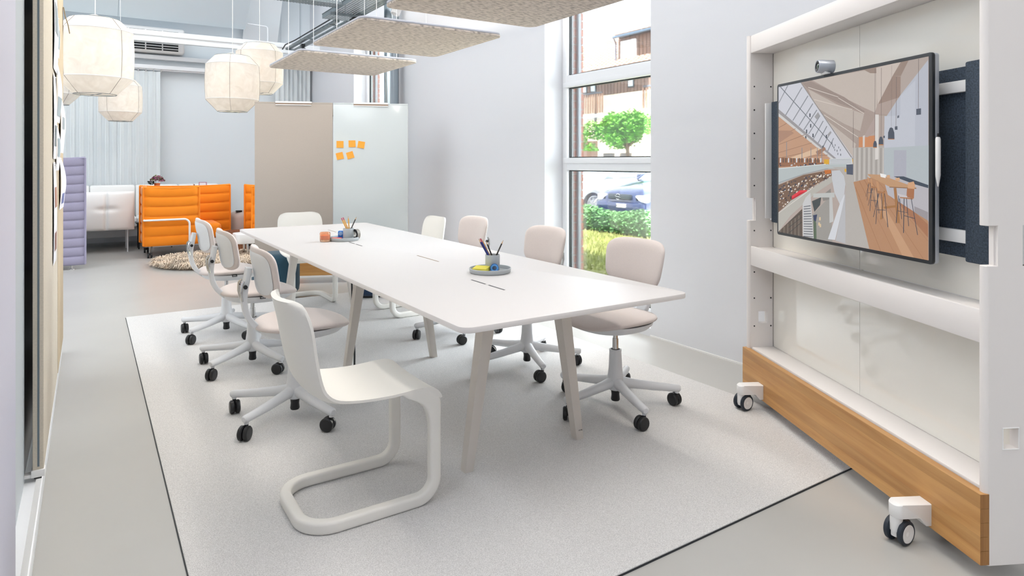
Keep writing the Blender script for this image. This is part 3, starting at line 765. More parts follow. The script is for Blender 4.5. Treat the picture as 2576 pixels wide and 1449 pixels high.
# ---------------------------------------------------------------- paper lanterns
m_silk = bpy.data.materials.new('lantern_silk_lit'); m_silk.use_nodes = True; nt = m_silk.node_tree; nt.nodes.clear()
out = nt.nodes.new('ShaderNodeOutputMaterial'); di = nt.nodes.new('ShaderNodeBsdfDiffuse'); tr = nt.nodes.new('ShaderNodeBsdfTranslucent'); mx_ = nt.nodes.new('ShaderNodeMixShader')
tc = nt.nodes.new('ShaderNodeTexCoord'); no = nt.nodes.new('ShaderNodeTexNoise'); no.inputs['Scale'].default_value = 9; no.inputs['Detail'].default_value = 6; no.inputs['Distortion'].default_value = 1.2
cr = nt.nodes.new('ShaderNodeValToRGB'); cr.color_ramp.elements[0].position = .3; cr.color_ramp.elements[0].color = (.80, .76, .71, 1); cr.color_ramp.elements[1].position = .7; cr.color_ramp.elements[1].color = (.9, .87, .83, 1)
nt.links.new(tc.outputs['Object'], no.inputs['Vector']); nt.links.new(no.outputs['Fac'], cr.inputs[0])
nt.links.new(cr.outputs[0], di.inputs[0]); nt.links.new(cr.outputs[0], tr.inputs[0]); mx_.inputs[0].default_value = .45
nt.links.new(di.outputs[0], mx_.inputs[1]); nt.links.new(tr.outputs[0], mx_.inputs[2]); nt.links.new(mx_.outputs[0], out.inputs[0])
m_bulb = M('bulb', '#ffe2b8', .4, emit=6)
def lantern(loc, label, rz=0., k=1.0, lit=True):
    t = thing('lantern', label, 'lamp', loc, rz, 'white fabric lantern lamps')
    Rr = .285 * k; zz = [(.66, .315), (1, .21), (1, -.19), (.56, -.325)]
    def fn(u, v):
        s = u * 3; i = min(2, int(s)); f = s - i; (r0, z0), (r1, z1) = zz[i], zz[i + 1]
        a = 2 * math.pi * v; r = (r0 + (r1 - r0) * f) * Rr
        if i == 1: r *= 1 + .012 * math.sin(a * 9) * math.sin(math.pi * f) + .02 * math.sin(math.pi * f)
        else: r *= 1 + .012 * math.sin(a * 7 + i) * math.sin(math.pi * f)
        return (r * math.cos(a), r * math.sin(a), (z0 + (z1 - z0) * f) * k)
    b = B(); b.grid(fn, 19, 56, cv=True); b.done('shade', m_silk, t, 25)
    for r, z in zz:
        b = B(); b.tube([(r * Rr * math.cos(R(a)), r * Rr * math.sin(R(a)), z * k) for a in range(0, 360, 10)], .004 if r > .9 else .003, 6, True); b.done('hoop', m_white if r > .9 else m_zinc, t)
    for q in range(4):
        a = math.pi / 2 * q + .4
        b = B(); b.tube([(r * Rr * 1.006 * math.cos(a), r * Rr * 1.006 * math.sin(a), z * k) for r, z in (zz[0], zz[1], (1.022, .11), (1.03, .01), (1.022, -.09), zz[2], zz[3])], .0018, 5); b.done('wire_rib', M('wire_grey', '#8b8480', .5), t)
    b = B(); b.tube([(.56 * Rr, 0, -.327 * k), (-.56 * Rr, 0, -.327 * k)], .003, 6); b.tube([(0, .56 * Rr, -.327 * k), (0, -.56 * Rr, -.327 * k)], .003, 6); b.done('bottom_wire', m_zinc, t)
    b = B(); b.lathe([(0, -.1), (.035, -.08), (.05, -.04), (.035, .0), (.018, .03), (.018, .05), (0, .05)], 16); b.done('bulb', m_bulb if lit else m_white, t, 60)
    b = B(); b.cyl((0, 0, .05), (0, 0, 5.58 - loc[2]), .0035, n=6); b.tube([(.6 * Rr, 0, .315 * k), (0, 0, .36 * k), (-.6 * Rr, 0, .315 * k)], .003, 6); b.done('flex', m_white, t)
    if not lit: return t
    l = bpy.data.lights.new('lantern_light', 'POINT'); l.energy = 3; l.color = (1, .80, .58); l.shadow_soft_size = .05
    lo = bpy.data.objects.new('lantern_light', l); C.objects.link(lo); lo.location = (loc[0], loc[1], loc[2] - .03)
    return t
lantern((.05, 6.62, 2.215), 'big white lantern at the upper left beside the pinboard', .3)
lantern((1.40, 8.08, 2.22), 'white lantern hanging lower in front of another, centre left', .9)
lantern((1.86, 8.85, 2.52), 'white lantern half hidden behind the one in front, touching the felt panel in view', .1)
lantern((.40, 11.2, 2.23), 'smallest white lantern, hanging before the sheer curtain', .5, .97)
lantern((-.33, 9.2, 2.27), 'unlit sliver of a white lantern showing at the pinboard edge', .2, .9, False)

# ---------------------------------------------------------------- air conditioner on the end wall
t = thing('air_conditioner', 'white slatted air conditioner on the end wall above the curtain rail', 'air conditioner', (.62, 12.38, 3.30))
b = B(); b.box(-.85, .75, -.14, .11, -.17, .25, .04, 3); b.done('casing', m_white, t)
for i in range(6):
    b = B(); x = -.8 + i * .245; b.box(x, x + .225, -.146, -.13, -.135, .0); g = b.done('grille', m_black, t, 0)
    b = B(); b.box(x, x + .225, -.146, -.13, .12, .19); b.done('upper_grille', m_black, t, 0)
    for z in (-.105, -.062, -.02):
        b = B(); b.box(x, x + .225, -.152, -.138, z - .006, z + .006); b.done('slat', m_white, g, 0)
t = thing('conduit', 'thin white conduit with an elbow on the sloped roof panel', 'pipe', (0, 0, 0))
b = B(); b.tube(fillet([(2.32, 12.0, 3.72), (2.66, 12.0, 3.70), (2.66, 12.0, 3.36)], .04), .012, 8); b.done('tube', m_trim, t)

# ---------------------------------------------------------------- lounge area at the far end
def quilt_panel(w_, h, th, rows, mat, name, parent, mx, piping=True):
    """upholstered screen: w along x, h along z, stitched horizontal bands on both faces"""
    def fn(u, v):
        a = u * 2                      # front for a<1, back for a>1
        x = -w_ / 2 + w_ * v; z = h * (a if a <= 1 else 2 - a); ph = (z / h * rows) % 1.0
        bulge = (max(0, math.sin(math.pi * ph))) ** .45 if 0 < z < h else 0
        e = min(1, (min(v, 1 - v) * w_) / .03) ** .5
        y = (-1 if a <= 1 else 1) * (th * .5 * (.62 + .38 * bulge)) * (.55 + .45 * e)
        zz = z + .018 * (2 * abs(v - .5)) ** 3 * (z / h) * 1
        return mx @ Vector((x, y, zz))
    b = B(); n = rows * 8
    tb = bmesh.new(); nv = 17; V = [[tb.verts.new(fn(i / (2 * n), j / (nv - 1))) for j in range(nv)] for i in range(2 * n)]
    for i in range(2 * n):
        for j in range(nv - 1): tb.faces.new((V[i][j], V[(i + 1) % (2 * n)][j], V[(i + 1) % (2 * n)][j + 1], V[i][j + 1]))
    for j in (0, nv - 1): tb.faces.new([V[i][j] for i in range(2 * n)])
    bmesh.ops.recalc_face_normals(tb, faces=tb.faces[:]); b.add(tb); o = b.done(name, mat, parent, 60)
    if piping:
        b = B(); b.tube([mx @ Vector(p) for p in [(-w_ / 2, -th * .3, .01), (-w_ / 2, -th * .3, h), (0, -th * .36, h - .014), (w_ / 2, -th * .3, h), (w_ / 2, -th * .3, .01)]], .012, 8); b.done('piping', mat, o)
    return o
def alcove(loc, label, flip=1, far_w=1.22, near_w=.69, sd=1.0):
    t = thing('privacy_armchair', label, 'armchair', loc, group='orange high-sided armchairs')
    I = Matrix.Translation
    quilt_panel(near_w, .80, .09, 6, m_orange, 'near_wing', t, I((flip * near_w / 2, 0, .16)))
    quilt_panel(far_w, .82, .09, 6, m_orange, 'far_wing', t, I((flip * far_w / 2, .72, .14)))
    quilt_panel(.66, .80, .09, 6, m_orange, 'back_panel', t, I((flip * .05, .36, .16)) @ Matrix.Rotation(R(90), 4, 'Z'))
    b = B(); b.box(min(flip * .1, flip * sd), max(flip * .1, flip * sd), .06, .66, .22, .435, .06, 4); st = b.done('seat_cushion', m_orange, t, 60)
    b = B(); b.box(min(flip * .12, flip * (sd - .05)), max(flip * .12, flip * (sd - .05)), .1, .62, .13, .215, .01); b.done('under_frame', m_white, t)
    b = B(); b.tube(fillet([(flip * .0, -.09, .52), (flip * .56, -.09, .52), (flip * .56, -.09, .05)], .07), .014, 10); b.tube([(flip * .56, -.09, .2), (flip * .56, -.09, .06)], .02, 10); b.tube([(flip * .01, -.09, .52), (flip * .01, .0, .52)], .014, 10); b.done('handle_bar', m_white, t)
    for x, y in ((flip * .08, .0), (flip * .56, -.09), (flip * .08, .64), (flip * (sd - .09), .6)):
        b = B(); b.cyl((x, y, .07), (x, y, .19), .011, n=10); b.done('castor_stem', m_chrome, t)
        b = B()
        for q in (-.02, .02): b.cyl((x + q - .011, y, .036), (x + q + .011, y, .036), .036, n=20)
        b.box(x - .012, x + .012, y - .02, y + .02, .04, .075, .005); b.done('castor', m_black, t)
    return t
alcove((.625, 10.15, 0), 'orange quilted armchair with high side wings on castors, in full view', 1)
alcove((2.66, 9.86, 0), 'second orange armchair, only a sliver of its wing beside the taupe board', -1, .66, .70, .52)
t = thing('high_back_sofa', 'lilac high-backed quilted sofa standing at the pinboard edge', 'sofa', (-.6, 9.6, 0))
quilt_panel(1.14, 1.31, .10, 12, m_lilac, 'end_screen', t, Matrix.Translation((0, 0, .05)))
quilt_panel(.95, 1.31, .10, 12, m_lilac, 'back_screen', t, Matrix.Translation((-.56, .53, .05)) @ Matrix.Rotation(R(90), 4, 'Z'))
b = B(); b.box(-.5, .35, .07, .98, .2, .45, .06, 3); b.done('seat', m_lilac, t)
for x in (-.45, .435):
    b = B(); b.lathe([(0, 0), (.03, 0), (.03, .008), (.012, .014), (.01, .06), (0, .06)], 16, Matrix.Translation((x, 0, 0))); b.done('foot', m_chrome, t)
# white sofas
def white_sofa(loc, w_, label, h0=.33, h1=.885, front=True):
    t = thing('white_sofa', label, 'sofa', loc, group='white leather sofas by the curtain')
    def fn(u, v):
        a = u * 2; fz = a if a <= 1 else 2 - a; x = -w_ / 2 + w_ * v; z = h0 + (h1 - h0) * fz
        e = (math.sin(math.pi * min(1, max(0, fz)))) ** .35 if 0 < fz < 1 else 0; e2 = (math.sin(math.pi * min(.999, max(.001, v)))) ** .3
        pu = 1 - .55 * math.exp(-((v - .68) * w_ / .02) ** 2) - .45 * math.exp(-((fz - .55) / .06) ** 2 - ((v - .68) * w_ / .12) ** 2)
        return (x, (-1 if a <= 1 else 1) * .075 * (.25 + .75 * e * e2) * (pu if a <= 1 else 1), z)
    tb = bmesh.new(); n, nv = 28, 121; V = [[tb.verts.new(fn(i / (2 * n), j / (nv - 1))) for j in range(nv)] for i in range(2 * n)]
    for i in range(2 * n):
        for j in range(nv - 1): tb.faces.new((V[i][j], V[(i + 1) % (2 * n)][j], V[(i + 1) % (2 * n)][j + 1], V[i][j + 1]))
    for j in (0, nv - 1): tb.faces.new([V[i][j] for i in range(2 * n)])
    bmesh.ops.recalc_face_normals(tb, faces=tb.faces[:]); b = B(); b.add(tb); b.done('back_cushion', m_leather, t, 60)
    b = B(); b.box(-w_ / 2 + .02, w_ / 2 - .02, .08, .62, .35, .47, .04, 3); b.done('seat_cushion', m_leather, t)
    b = B(); b.box(-w_ / 2 + .04, w_ / 2 - .04, .06, .6, .335, .36, .01); b.done('frame', m_trim, t)
    for x in (-w_ / 2 + .08, w_ / 2 - .08):
        for y in (.06, .56):
            b = B(); b.cyl((x, y, 0), (x, y, .34), .009, n=10); b.done('leg', m_trim, t)
    b = B(); b.box(-w_ / 2 - .25, -w_ / 2 + .22, -.2, .12, .285, .297, .004); b.done('side_shelf', m_black, t)
    return t
white_sofa((.015, 11.0, 0), 1.1, 'white leather sofa with a stitched seam, its back to us beside the lilac screen')
t = thing('wall_sofa', 'long low white sofa against the end wall behind the orange chair', 'sofa', (1.0, 12.15, 0))
for i in range(4):
    b = B(); x = -1.6 + i * .62; b.box(x, x + .615, -.02, .13, .42, .945, .03, 3); b.done('back_cushion', m_leather, t)
    b = B(); b.box(x, x + .615, -.55, -.03, .30, .46, .03, 3); b.done('seat_cushion', m_leather, t)
    b = B(); b.box(x + .1, x + .5, -.16, -.03, .47, .80, .05, 3); b.done('loose_cushion', m_leather, t)
b = B(); b.box(-1.6, .87, -.5, .1, .16, .30, .01); b.done('frame', M('sofa_frame', '#c9cdd0', .5), t)
for x in (-1.5, -.3, .8):
    for y in (-.45, .05):
        b = B(); b.cyl((x, y, 0), (x, y, .17), .012, n=8); b.done('leg', m_chrome, t)
# side table with magazine, tall stand with plant and bits
t = thing('side_table', 'dark topped low side table between the white sofas', 'table', (.86, 11.39, 0))
b = B(); b.box(-.26, .26, -.15, .15, .385, .40, .003); b.done('top', m_black, t)
for x in (-.22, .22):
    for y in (-.11, .11):
        b = B(); b.cyl((x, y, 0), (x, y, .387), .009, n=8); b.done('leg', m_black, t)
b = B(); b.box(-.15, .15, -.11, .11, 0, .014); o = b.done('magazine', M('magazine_cover', '#e4e8ee', .4), None, 0, (.79, 11.39, .4008)); o.rotation_euler = (0, 0, .3); tag(o, 'white magazine lying on the dark side table', 'magazine')
b = B(); b.box(-.06, .06, -.09, .09, 0, .03); o = b.done('book', M('book_blue', '#2c4a86', .5), None, 0, (1.03, 11.40, .4008)); tag(o, 'thick blue book on the dark side table, behind the orange wing', 'book')
t = thing('high_table', 'slim white high table behind the orange armchair carrying the plant', 'table', (1.2, 11.08, 0))
b = B(); b.box(-.42, .55, -.1, .1, .845, .865, .004); b.done('top', m_white, t)
for x in (-.38, .5):
    for y in (-.06, .06):
        b = B(); b.cyl((x, y, 0), (x, y, .847), .01, n=8); b.done('leg', m_white, t)
t = thing('potted_plant', 'pink flowering plant in a terracotta pot on the high table', 'plant', (.866, 11.08, .866))
b = B(); b.lathe([(0, 0), (.03, 0), (.04, .12), (.042, .13), (.036, .13), (.034, .11), (0, .11)], 20); b.done('pot', M('terracotta', '#d0682f', .7), t)
m_fl = [M('petal_pink', '#b0568a', .7), M('petal_dusk', '#8d5a66', .7), M('leaf_olive', '#63743a', .7), M('leaf_dark', '#1f2a20', .7)]
rnd = random.Random(5)
for q, (mm, nm, n) in enumerate(zip(m_fl, ('blossom', 'blossom', 'foliage', 'foliage'), (90, 90, 90, 50))):
    def fp(r, q=q):
        a = r.uniform(0, 6.28); u = r.random() ** .5
        if q == 3: return (-.07 + .05 * r.uniform(-1, 1), -.02 + .05 * r.uniform(-1, 1), .135 + .025 * r.uniform(-1, 1))
        return (.1 * u * math.cos(a), .1 * u * math.sin(a), .145 + .10 * math.sqrt(max(0, 1 - u * u)) * r.uniform(.5, 1))
    leaves(n, fp, .035, nm, mm, t, 40 + q)
t = thing('picture_frame', 'tiny pink rimmed frame peeping over the orange armchair', 'frame', (1.49, 11.08, .866))
b = B(); b.sweep([(-.055, 0, .0), (-.05, 0, .132), (.05, 0, .132), (.06, 0, .0)], rrect(.012, .012, .004, 2)); b.done('rim', M('rim_pink', '#b06a86', .5), t)
b = B(); b.box(-.045, .05, .002, .006, .0, .125); b.done('picture', m_paper, t, 0)
t = thing('pen_pot', 'orange pot with two pens just visible over the orange armchair', 'pot', (1.375, 11.08, .866))
b = B(); b.lathe([(0, 0), (.025, 0), (.025, .07), (.02, .07), (.02, .01), (0, .01)], 16); b.done('cup', m_orange, t)
b = B(); b.cyl((.0, 0, .012), (-.018, 0, .11), .004); b.done('pen', M('pen_orange', '#c8702a', .5), t)
b = B(); b.cyl((.008, 0, .012), (-.005, 0, .105), .005); b.done('pen', m_black, t)
pouf('ottoman', (2.32, 11.13, 0), .45, .53, m_taupe2, 'large round rose-taupe ottoman between the orange armchairs')
b = B(); b.box(-.05, .04, -.04, .04, 0, .028, .01); o = b.done('remote_control', m_black, None, 35, (2.0, 10.98, .522)); tag(o, 'small black remote on the edge of the taupe ottoman', 'remote')
t = thing('cork_stool', 'low brown cork stool next to the taupe ottoman', 'stool', (1.82, 10.28, 0))
b = B(); b.lathe([(0, 0), (.16, 0), (.175, .03), (.13, .15), (.175, .27), (.165, .30), (0, .295)], 32); b.done('body', m_cork, t, 30)
t = thing('low_table', 'low white rounded table just past the far left corner of the meeting table', 'table', (2.0, 9.42, .014))
b = B(); b.prism(rrect(.70, .36, .08, 6), .20, .33, .01); b.done('top', m_white, t)
for x in (-.2, .2):
    for y in (-.12, .12):
        b = B(); b.cyl((x, y, 0), (x, y, .205), .015, n=8); b.done('leg', m_chrome, t)
# long-haired round rug
t = thing('fur_rug', 'shaggy round cream and brown fur rug by the orange armchair', 'rug', (1.38, 9.32, 0))
b = B(); b.lathe([(0, 0), (.66, 0), (.64, .012), (0, .014)], 40); b.done('hide', M('hide', '#b9a48f', .95), t)
m_fur = M('fur', '#f5e0c8', .9, var=(7, .42, 1.04))
rnd = random.Random(9); V = []; F = []
for i in range(12000):
    a = rnd.uniform(0, 6.283); u = rnd.random() ** .5 * .68; x, y = u * math.cos(a), u * math.sin(a); th = a + rnd.gauss(0, .9); l = rnd.uniform(.05, .12); k = len(V); wv = .006
    dx, dy = math.cos(th) * l, math.sin(th) * l; px, py = -math.sin(th) * wv, math.cos(th) * wv; hh = rnd.uniform(.03, .085)
    V += [(x - px, y - py, .008), (x + px, y + py, .008), (x + dx * .5 + px, y + dy * .5 + py, hh), (x + dx * .5 - px, y + dy * .5 - py, hh), (x + dx, y + dy, hh * .5)]
    F += [(k, k + 1, k + 2, k + 3), (k + 3, k + 2, k + 4)]
me = bpy.data.meshes.new('fur_pile'); me.from_pydata(V, [], F); o = mk('fur_pile', me, m_fur, t, 0); o['kind'] = 'stuff'
PIC = [
 ('#a3968f',(0,1),(1,1),(1,0),(0,0)),
 ('#9a8b83',(0.197,1),(1,1),(1,0.974),(0.859,0.829),(0.858,0.719),(0.723,0.737),(0.574,0.5),(0.561,0.511)),
 ('#b2a79f',(0.29,1),(0.736,0.994),(0.727,0.747),(0.656,0.784),(0.523,0.858)),
 ('#8d7f78',(0.207,0.994),(0.28,0.994),(0.523,0.863),(0.656,0.766),(0.651,0.76),(0.496,0.827),(0.257,0.952)),
 ('#aea39b',(0.257,0.949),(0.482,0.821),(0.651,0.751),(0.626,0.657),(0.35,0.788),(0.304,0.851)),
 ('#9b8e86',(0.326,0.823),(0.467,0.739),(0.626,0.646),(0.6,0.59),(0.38,0.748)),
 ('#b0a59d',(0.395,0.741),(0.6,0.586),(0.582,0.511),(0.466,0.62)),
 ('#9d9088',(0.424,0.666),(0.581,0.5),(0.576,0.454),(0.494,0.536)),
 ('#8f8178',(0.438,0.621),(0.561,0.495),(0.499,0.519)),
 ('#c4bab2',(0.256,0.958),(0.482,0.867),(0.483,0.87),(0.258,0.962)),
 ('#c4bab2',(0.304,0.874),(0.575,0.783),(0.576,0.786),(0.305,0.878)),
 ('#c4bab2',(0.481,0.862),(0.65,0.752),(0.652,0.755),(0.483,0.865)),
 ('#c4bab2',(0.379,0.771),(0.612,0.622),(0.614,0.625),(0.382,0.774)),
 ('#8d7c72',(0.648,1),(0.736,1),(0.724,0.966),(0.689,0.973)),
 ('#8c7b71',(0.824,1),(0.901,1),(0.86,0.928),(0.82,0.935)),
 ('#b8aca4',(0.724,0.997),(0.824,1),(0.86,0.999),(0.817,0.936),(0.732,0.792)),
 ('#8d7a70',(0.817,0.936),(0.86,0.924),(0.859,0.815),(0.732,0.792)),
 ('#a09088',(0.732,0.796),(0.859,0.819),(0.858,0.723),(0.746,0.743),(0.713,0.747)),
 ('#a39790',(0.86,0.924),(0.901,1),(0.998,0.999),(0.998,0.978),(0.859,0.825)),
 ('#a9acb6',(0.859,0.829),(0.998,0.984),(0.999,0.188),(0.761,0.285),(0.772,0.711)),
 ('#b1b4bd',(0.772,0.728),(0.858,0.723),(0.859,0.825),(0.935,0.893),(0.933,0.418),(0.77,0.413)),
 ('#a4abaf',(0.771,0.558),(1,0.564),(1,0.352),(0.77,0.413)),
 ('#9fa0aa',(0.824,0.544),(0.89,0.542),(0.889,0.392),(0.823,0.402)),
 ('#bcbdc5',(0,1),(0.197,1),(0.579,0.511),(0.578,0.408),(0.471,0.465),(0,0.826)),
 ('#7d8086',(0.005,0.888),(0.088,0.997),(0.081,1),(0,0.891)),
 ('#7d8086',(0.068,0.797),(0.21,0.966),(0.204,0.97),(0.061,0.801)),
 ('#7d8086',(0.132,0.756),(0.259,0.904),(0.253,0.908),(0.126,0.76)),
 ('#7d8086',(0.184,0.717),(0.298,0.85),(0.292,0.854),(0.178,0.721)),
 ('#7d8086',(0.225,0.688),(0.329,0.806),(0.323,0.81),(0.218,0.691)),
 ('#7d8086',(0.264,0.66),(0.353,0.769),(0.347,0.772),(0.258,0.663)),
 ('#7d8086',(0.302,0.627),(0.377,0.734),(0.371,0.737),(0.296,0.63)),
 ('#7d8086',(0.339,0.6),(0.404,0.7),(0.398,0.703),(0.333,0.603)),
 ('#7d8086',(0.373,0.569),(0.43,0.664),(0.424,0.667),(0.367,0.572)),
 ('#7d8086',(0.405,0.539),(0.452,0.624),(0.447,0.627),(0.399,0.541)),
 ('#5f646b',(0.015,0.997),(0.441,0.584),(0.445,0.586),(0.02,1)),
 ('#84807e',(0.194,1),(0.576,0.498),(0.582,0.501),(0.201,1)),
 ('#8f8f91',(0.307,0.767),(0.335,0.794),(0.35,0.77),(0.325,0.748)),
 ('#8f8f91',(0.403,0.648),(0.427,0.67),(0.435,0.66),(0.415,0.637)),
 ('#8d8a8c',(0,0.848),(0.479,0.496),(0.474,0.481),(0,0.815)),
 ('#bdbcbb',(0,0.82),(0.477,0.484),(0.465,0.472),(0,0.792)),
 ('#3c424c',(0.267,0.792),(0.277,0.791),(0.276,0.768),(0.267,0.769)),
 ('#3c424c',(0.273,0.724),(0.282,0.724),(0.282,0.701),(0.273,0.701)),
 ('#3c424c',(0.24,0.691),(0.25,0.69),(0.249,0.667),(0.24,0.668)),
 ('#3c424c',(0.233,0.65),(0.243,0.649),(0.243,0.626),(0.233,0.627)),
 ('#3c424c',(0.291,0.662),(0.301,0.661),(0.301,0.638),(0.291,0.639)),
 ('#3c424c',(0.368,0.583),(0.377,0.583),(0.377,0.56),(0.368,0.561)),
 ('#3c424c',(0.393,0.648),(0.402,0.648),(0.402,0.626),(0.393,0.626)),
 ('#3c424c',(0.368,0.578),(0.377,0.578),(0.377,0.555),(0.368,0.556)),
 ('#6a6d74',(0.435,0.605),(0.441,0.604),(0.441,0.592),(0.435,0.593)),
 ('#6a6d74',(0.441,0.585),(0.446,0.585),(0.446,0.573),(0.44,0.573)),
 ('#6a6d74',(0.458,0.589),(0.463,0.589),(0.463,0.577),(0.458,0.577)),
 ('#6a6d74',(0.455,0.561),(0.46,0.56),(0.46,0.548),(0.455,0.549)),
 ('#6a6d74',(0.471,0.555),(0.477,0.555),(0.477,0.543),(0.471,0.543)),
 ('#6a6d74',(0.483,0.574),(0.488,0.574),(0.488,0.562),(0.483,0.562)),
 ('#6a6d74',(0.494,0.559),(0.499,0.559),(0.499,0.547),(0.494,0.548)),
 ('#6a6d74',(0.477,0.536),(0.483,0.536),(0.482,0.524),(0.477,0.524)),
 ('#6a6d74',(0.496,0.531),(0.502,0.531),(0.502,0.519),(0.496,0.519)),
 ('#6a6d74',(0.449,0.575),(0.455,0.575),(0.455,0.563),(0.449,0.563)),
 ('#b08a70',(0,0.798),(0.465,0.477),(0.393,0.452),(0,0.442)),
 ('#8f6c58',(0.001,0.717),(0.076,0.742),(0.073,0.746),(0,0.721)),
 ('#8f6c58',(0,0.656),(0.154,0.701),(0.152,0.704),(0,0.66)),
 ('#8f6c58',(0,0.6),(0.229,0.656),(0.227,0.66),(0,0.604)),
 ('#8f6c58',(0,0.544),(0.287,0.602),(0.285,0.605),(0,0.548)),
 ('#8f6c58',(0.005,0.507),(0.364,0.561),(0.363,0.565),(0.004,0.511)),
 ('#8f6c58',(0.062,0.507),(0.408,0.523),(0.408,0.527),(0.061,0.511)),
 ('#9d7a66',(0,0.7),(0.111,0.692),(0.139,0.674),(0.006,0.615)),
 ('#c7a98e',(0.098,0.508),(0.333,0.572),(0.379,0.545),(0.186,0.502)),
 ('#93705c',(0.317,0.547),(0.385,0.575),(0.394,0.56),(0.333,0.521)),
 ('#7e7f84',(0.071,0.618),(0.069,0.454),(0.075,0.454),(0.077,0.618)),
 ('#7e7f84',(0.204,0.576),(0.203,0.455),(0.209,0.455),(0.21,0.575)),
 ('#7e7f84',(0.277,0.573),(0.276,0.456),(0.281,0.456),(0.282,0.573)),
 ('#7e7f84',(0.328,0.572),(0.327,0.456),(0.332,0.456),(0.332,0.572)),
 ('#7e7f84',(0.361,0.571),(0.36,0.456),(0.365,0.457),(0.366,0.571)),
 ('#8a5f45',(0,0.515),(0.348,0.496),(0.393,0.464),(0,0.448)),
 ('#c9cdd2',(0.013,0.509),(0.024,0.509),(0.024,0.479),(0.012,0.479)),
 ('#5a4a42',(0.038,0.509),(0.049,0.509),(0.049,0.479),(0.037,0.479)),
 ('#5a4a42',(0.062,0.509),(0.073,0.509),(0.073,0.479),(0.062,0.479)),
 ('#c9cdd2',(0.087,0.509),(0.097,0.509),(0.097,0.479),(0.086,0.479)),
 ('#5a4a42',(0.11,0.508),(0.121,0.508),(0.121,0.479),(0.11,0.479)),
 ('#5a4a42',(0.134,0.508),(0.145,0.508),(0.144,0.479),(0.134,0.479)),
 ('#c9cdd2',(0.157,0.508),(0.168,0.508),(0.167,0.479),(0.157,0.479)),
 ('#5a4a42',(0.18,0.508),(0.19,0.508),(0.19,0.479),(0.18,0.479)),
 ('#5a4a42',(0.202,0.508),(0.213,0.507),(0.212,0.479),(0.202,0.479)),
 ('#c9cdd2',(0.225,0.507),(0.235,0.507),(0.234,0.479),(0.224,0.479)),
 ('#5a4a42',(0.246,0.507),(0.256,0.507),(0.256,0.479),(0.246,0.479)),
 ('#5a4a42',(0.268,0.507),(0.278,0.507),(0.277,0.479),(0.268,0.479)),
 ('#c9cdd2',(0.289,0.507),(0.299,0.507),(0.298,0.479),(0.289,0.479)),
 ('#5a4a42',(0.31,0.507),(0.319,0.507),(0.319,0.479),(0.31,0.479)),
 ('#5a4a42',(0.331,0.506),(0.34,0.506),(0.34,0.479),(0.33,0.479)),
 ('#c9cdd2',(0.351,0.506),(0.36,0.506),(0.36,0.479),(0.351,0.479)),
 ('#b9bcc2',(0.111,0.464),(0.121,0.464),(0.121,0.456),(0.11,0.456)),
 ('#243247',(0.378,0.467),(0.387,0.467),(0.387,0.46),(0.378,0.46)),
 ('#7b5a45',(0.261,0.458),(0.271,0.458),(0.271,0.45),(0.261,0.45)),
 ('#7b5a45',(0.12,0.471),(0.13,0.471),(0.13,0.463),(0.12,0.463)),
 ('#7b5a45',(0.236,0.465),(0.246,0.465),(0.246,0.457),(0.236,0.457)),
 ('#2d3a4d',(0.274,0.473),(0.284,0.473),(0.284,0.466),(0.274,0.465)),
 ('#243247',(0.36,0.466),(0.369,0.466),(0.369,0.459),(0.36,0.458)),
 ('#243247',(0.287,0.475),(0.296,0.475),(0.296,0.467),(0.287,0.467)),
 ('#b9bcc2',(0.138,0.475),(0.148,0.475),(0.148,0.467),(0.138,0.467)),
 ('#7b5a45',(0.209,0.461),(0.219,0.461),(0.219,0.453),(0.208,0.453)),
 ('#7b5a45',(0.303,0.458),(0.312,0.458),(0.312,0.45),(0.303,0.45)),
 ('#2d3a4d',(0.308,0.465),(0.318,0.465),(0.318,0.457),(0.308,0.457)),
 ('#2d3a4d',(0.364,0.474),(0.373,0.474),(0.373,0.467),(0.364,0.467)),
 ('#7b5a45',(0.218,0.471),(0.228,0.471),(0.228,0.463),(0.217,0.463)),
 ('#7b5a45',(0.327,0.459),(0.337,0.459),(0.337,0.452),(0.327,0.452)),
 ('#b9bcc2',(0.222,0.468),(0.232,0.468),(0.232,0.46),(0.222,0.46)),
 ('#2d3a4d',(0.233,0.468),(0.243,0.468),(0.243,0.46),(0.233,0.46)),
 ('#243247',(0.373,0.463),(0.382,0.463),(0.382,0.456),(0.373,0.455)),
 ('#2d3a4d',(0.356,0.457),(0.365,0.457),(0.365,0.449),(0.356,0.449)),
 ('#243247',(0.297,0.47),(0.307,0.47),(0.307,0.462),(0.297,0.462)),
 ('#b9bcc2',(0.303,0.472),(0.312,0.472),(0.312,0.464),(0.303,0.464)),
 ('#7b5a45',(0.131,0.475),(0.141,0.475),(0.141,0.467),(0.131,0.467)),
 ('#7b5a45',(0.045,0.458),(0.056,0.458),(0.056,0.45),(0.045,0.45)),
 ('#7b5a45',(0.371,0.476),(0.38,0.476),(0.38,0.469),(0.371,0.469)),
 ('#243247',(0.324,0.459),(0.333,0.459),(0.333,0.451),(0.324,0.451)),
 ('#7b5a45',(0.261,0.461),(0.271,0.461),(0.271,0.453),(0.261,0.453)),
 ('#b9bcc2',(0.305,0.47),(0.314,0.47),(0.314,0.462),(0.305,0.462)),
 ('#b9bcc2',(0.222,0.455),(0.232,0.455),(0.232,0.448),(0.222,0.448)),
 ('#243247',(0.008,0.473),(0.019,0.473),(0.019,0.465),(0.008,0.465)),
 ('#b9bcc2',(0.389,0.457),(0.398,0.457),(0.398,0.45),(0.389,0.45)),
 ('#243247',(0.263,0.473),(0.273,0.473),(0.273,0.465),(0.263,0.465)),
 ('#b9bcc2',(0.401,0.47),(0.409,0.47),(0.409,0.462),(0.401,0.462)),
 ('#7b5a45',(0.393,0.459),(0.402,0.459),(0.402,0.452),(0.393,0.451)),
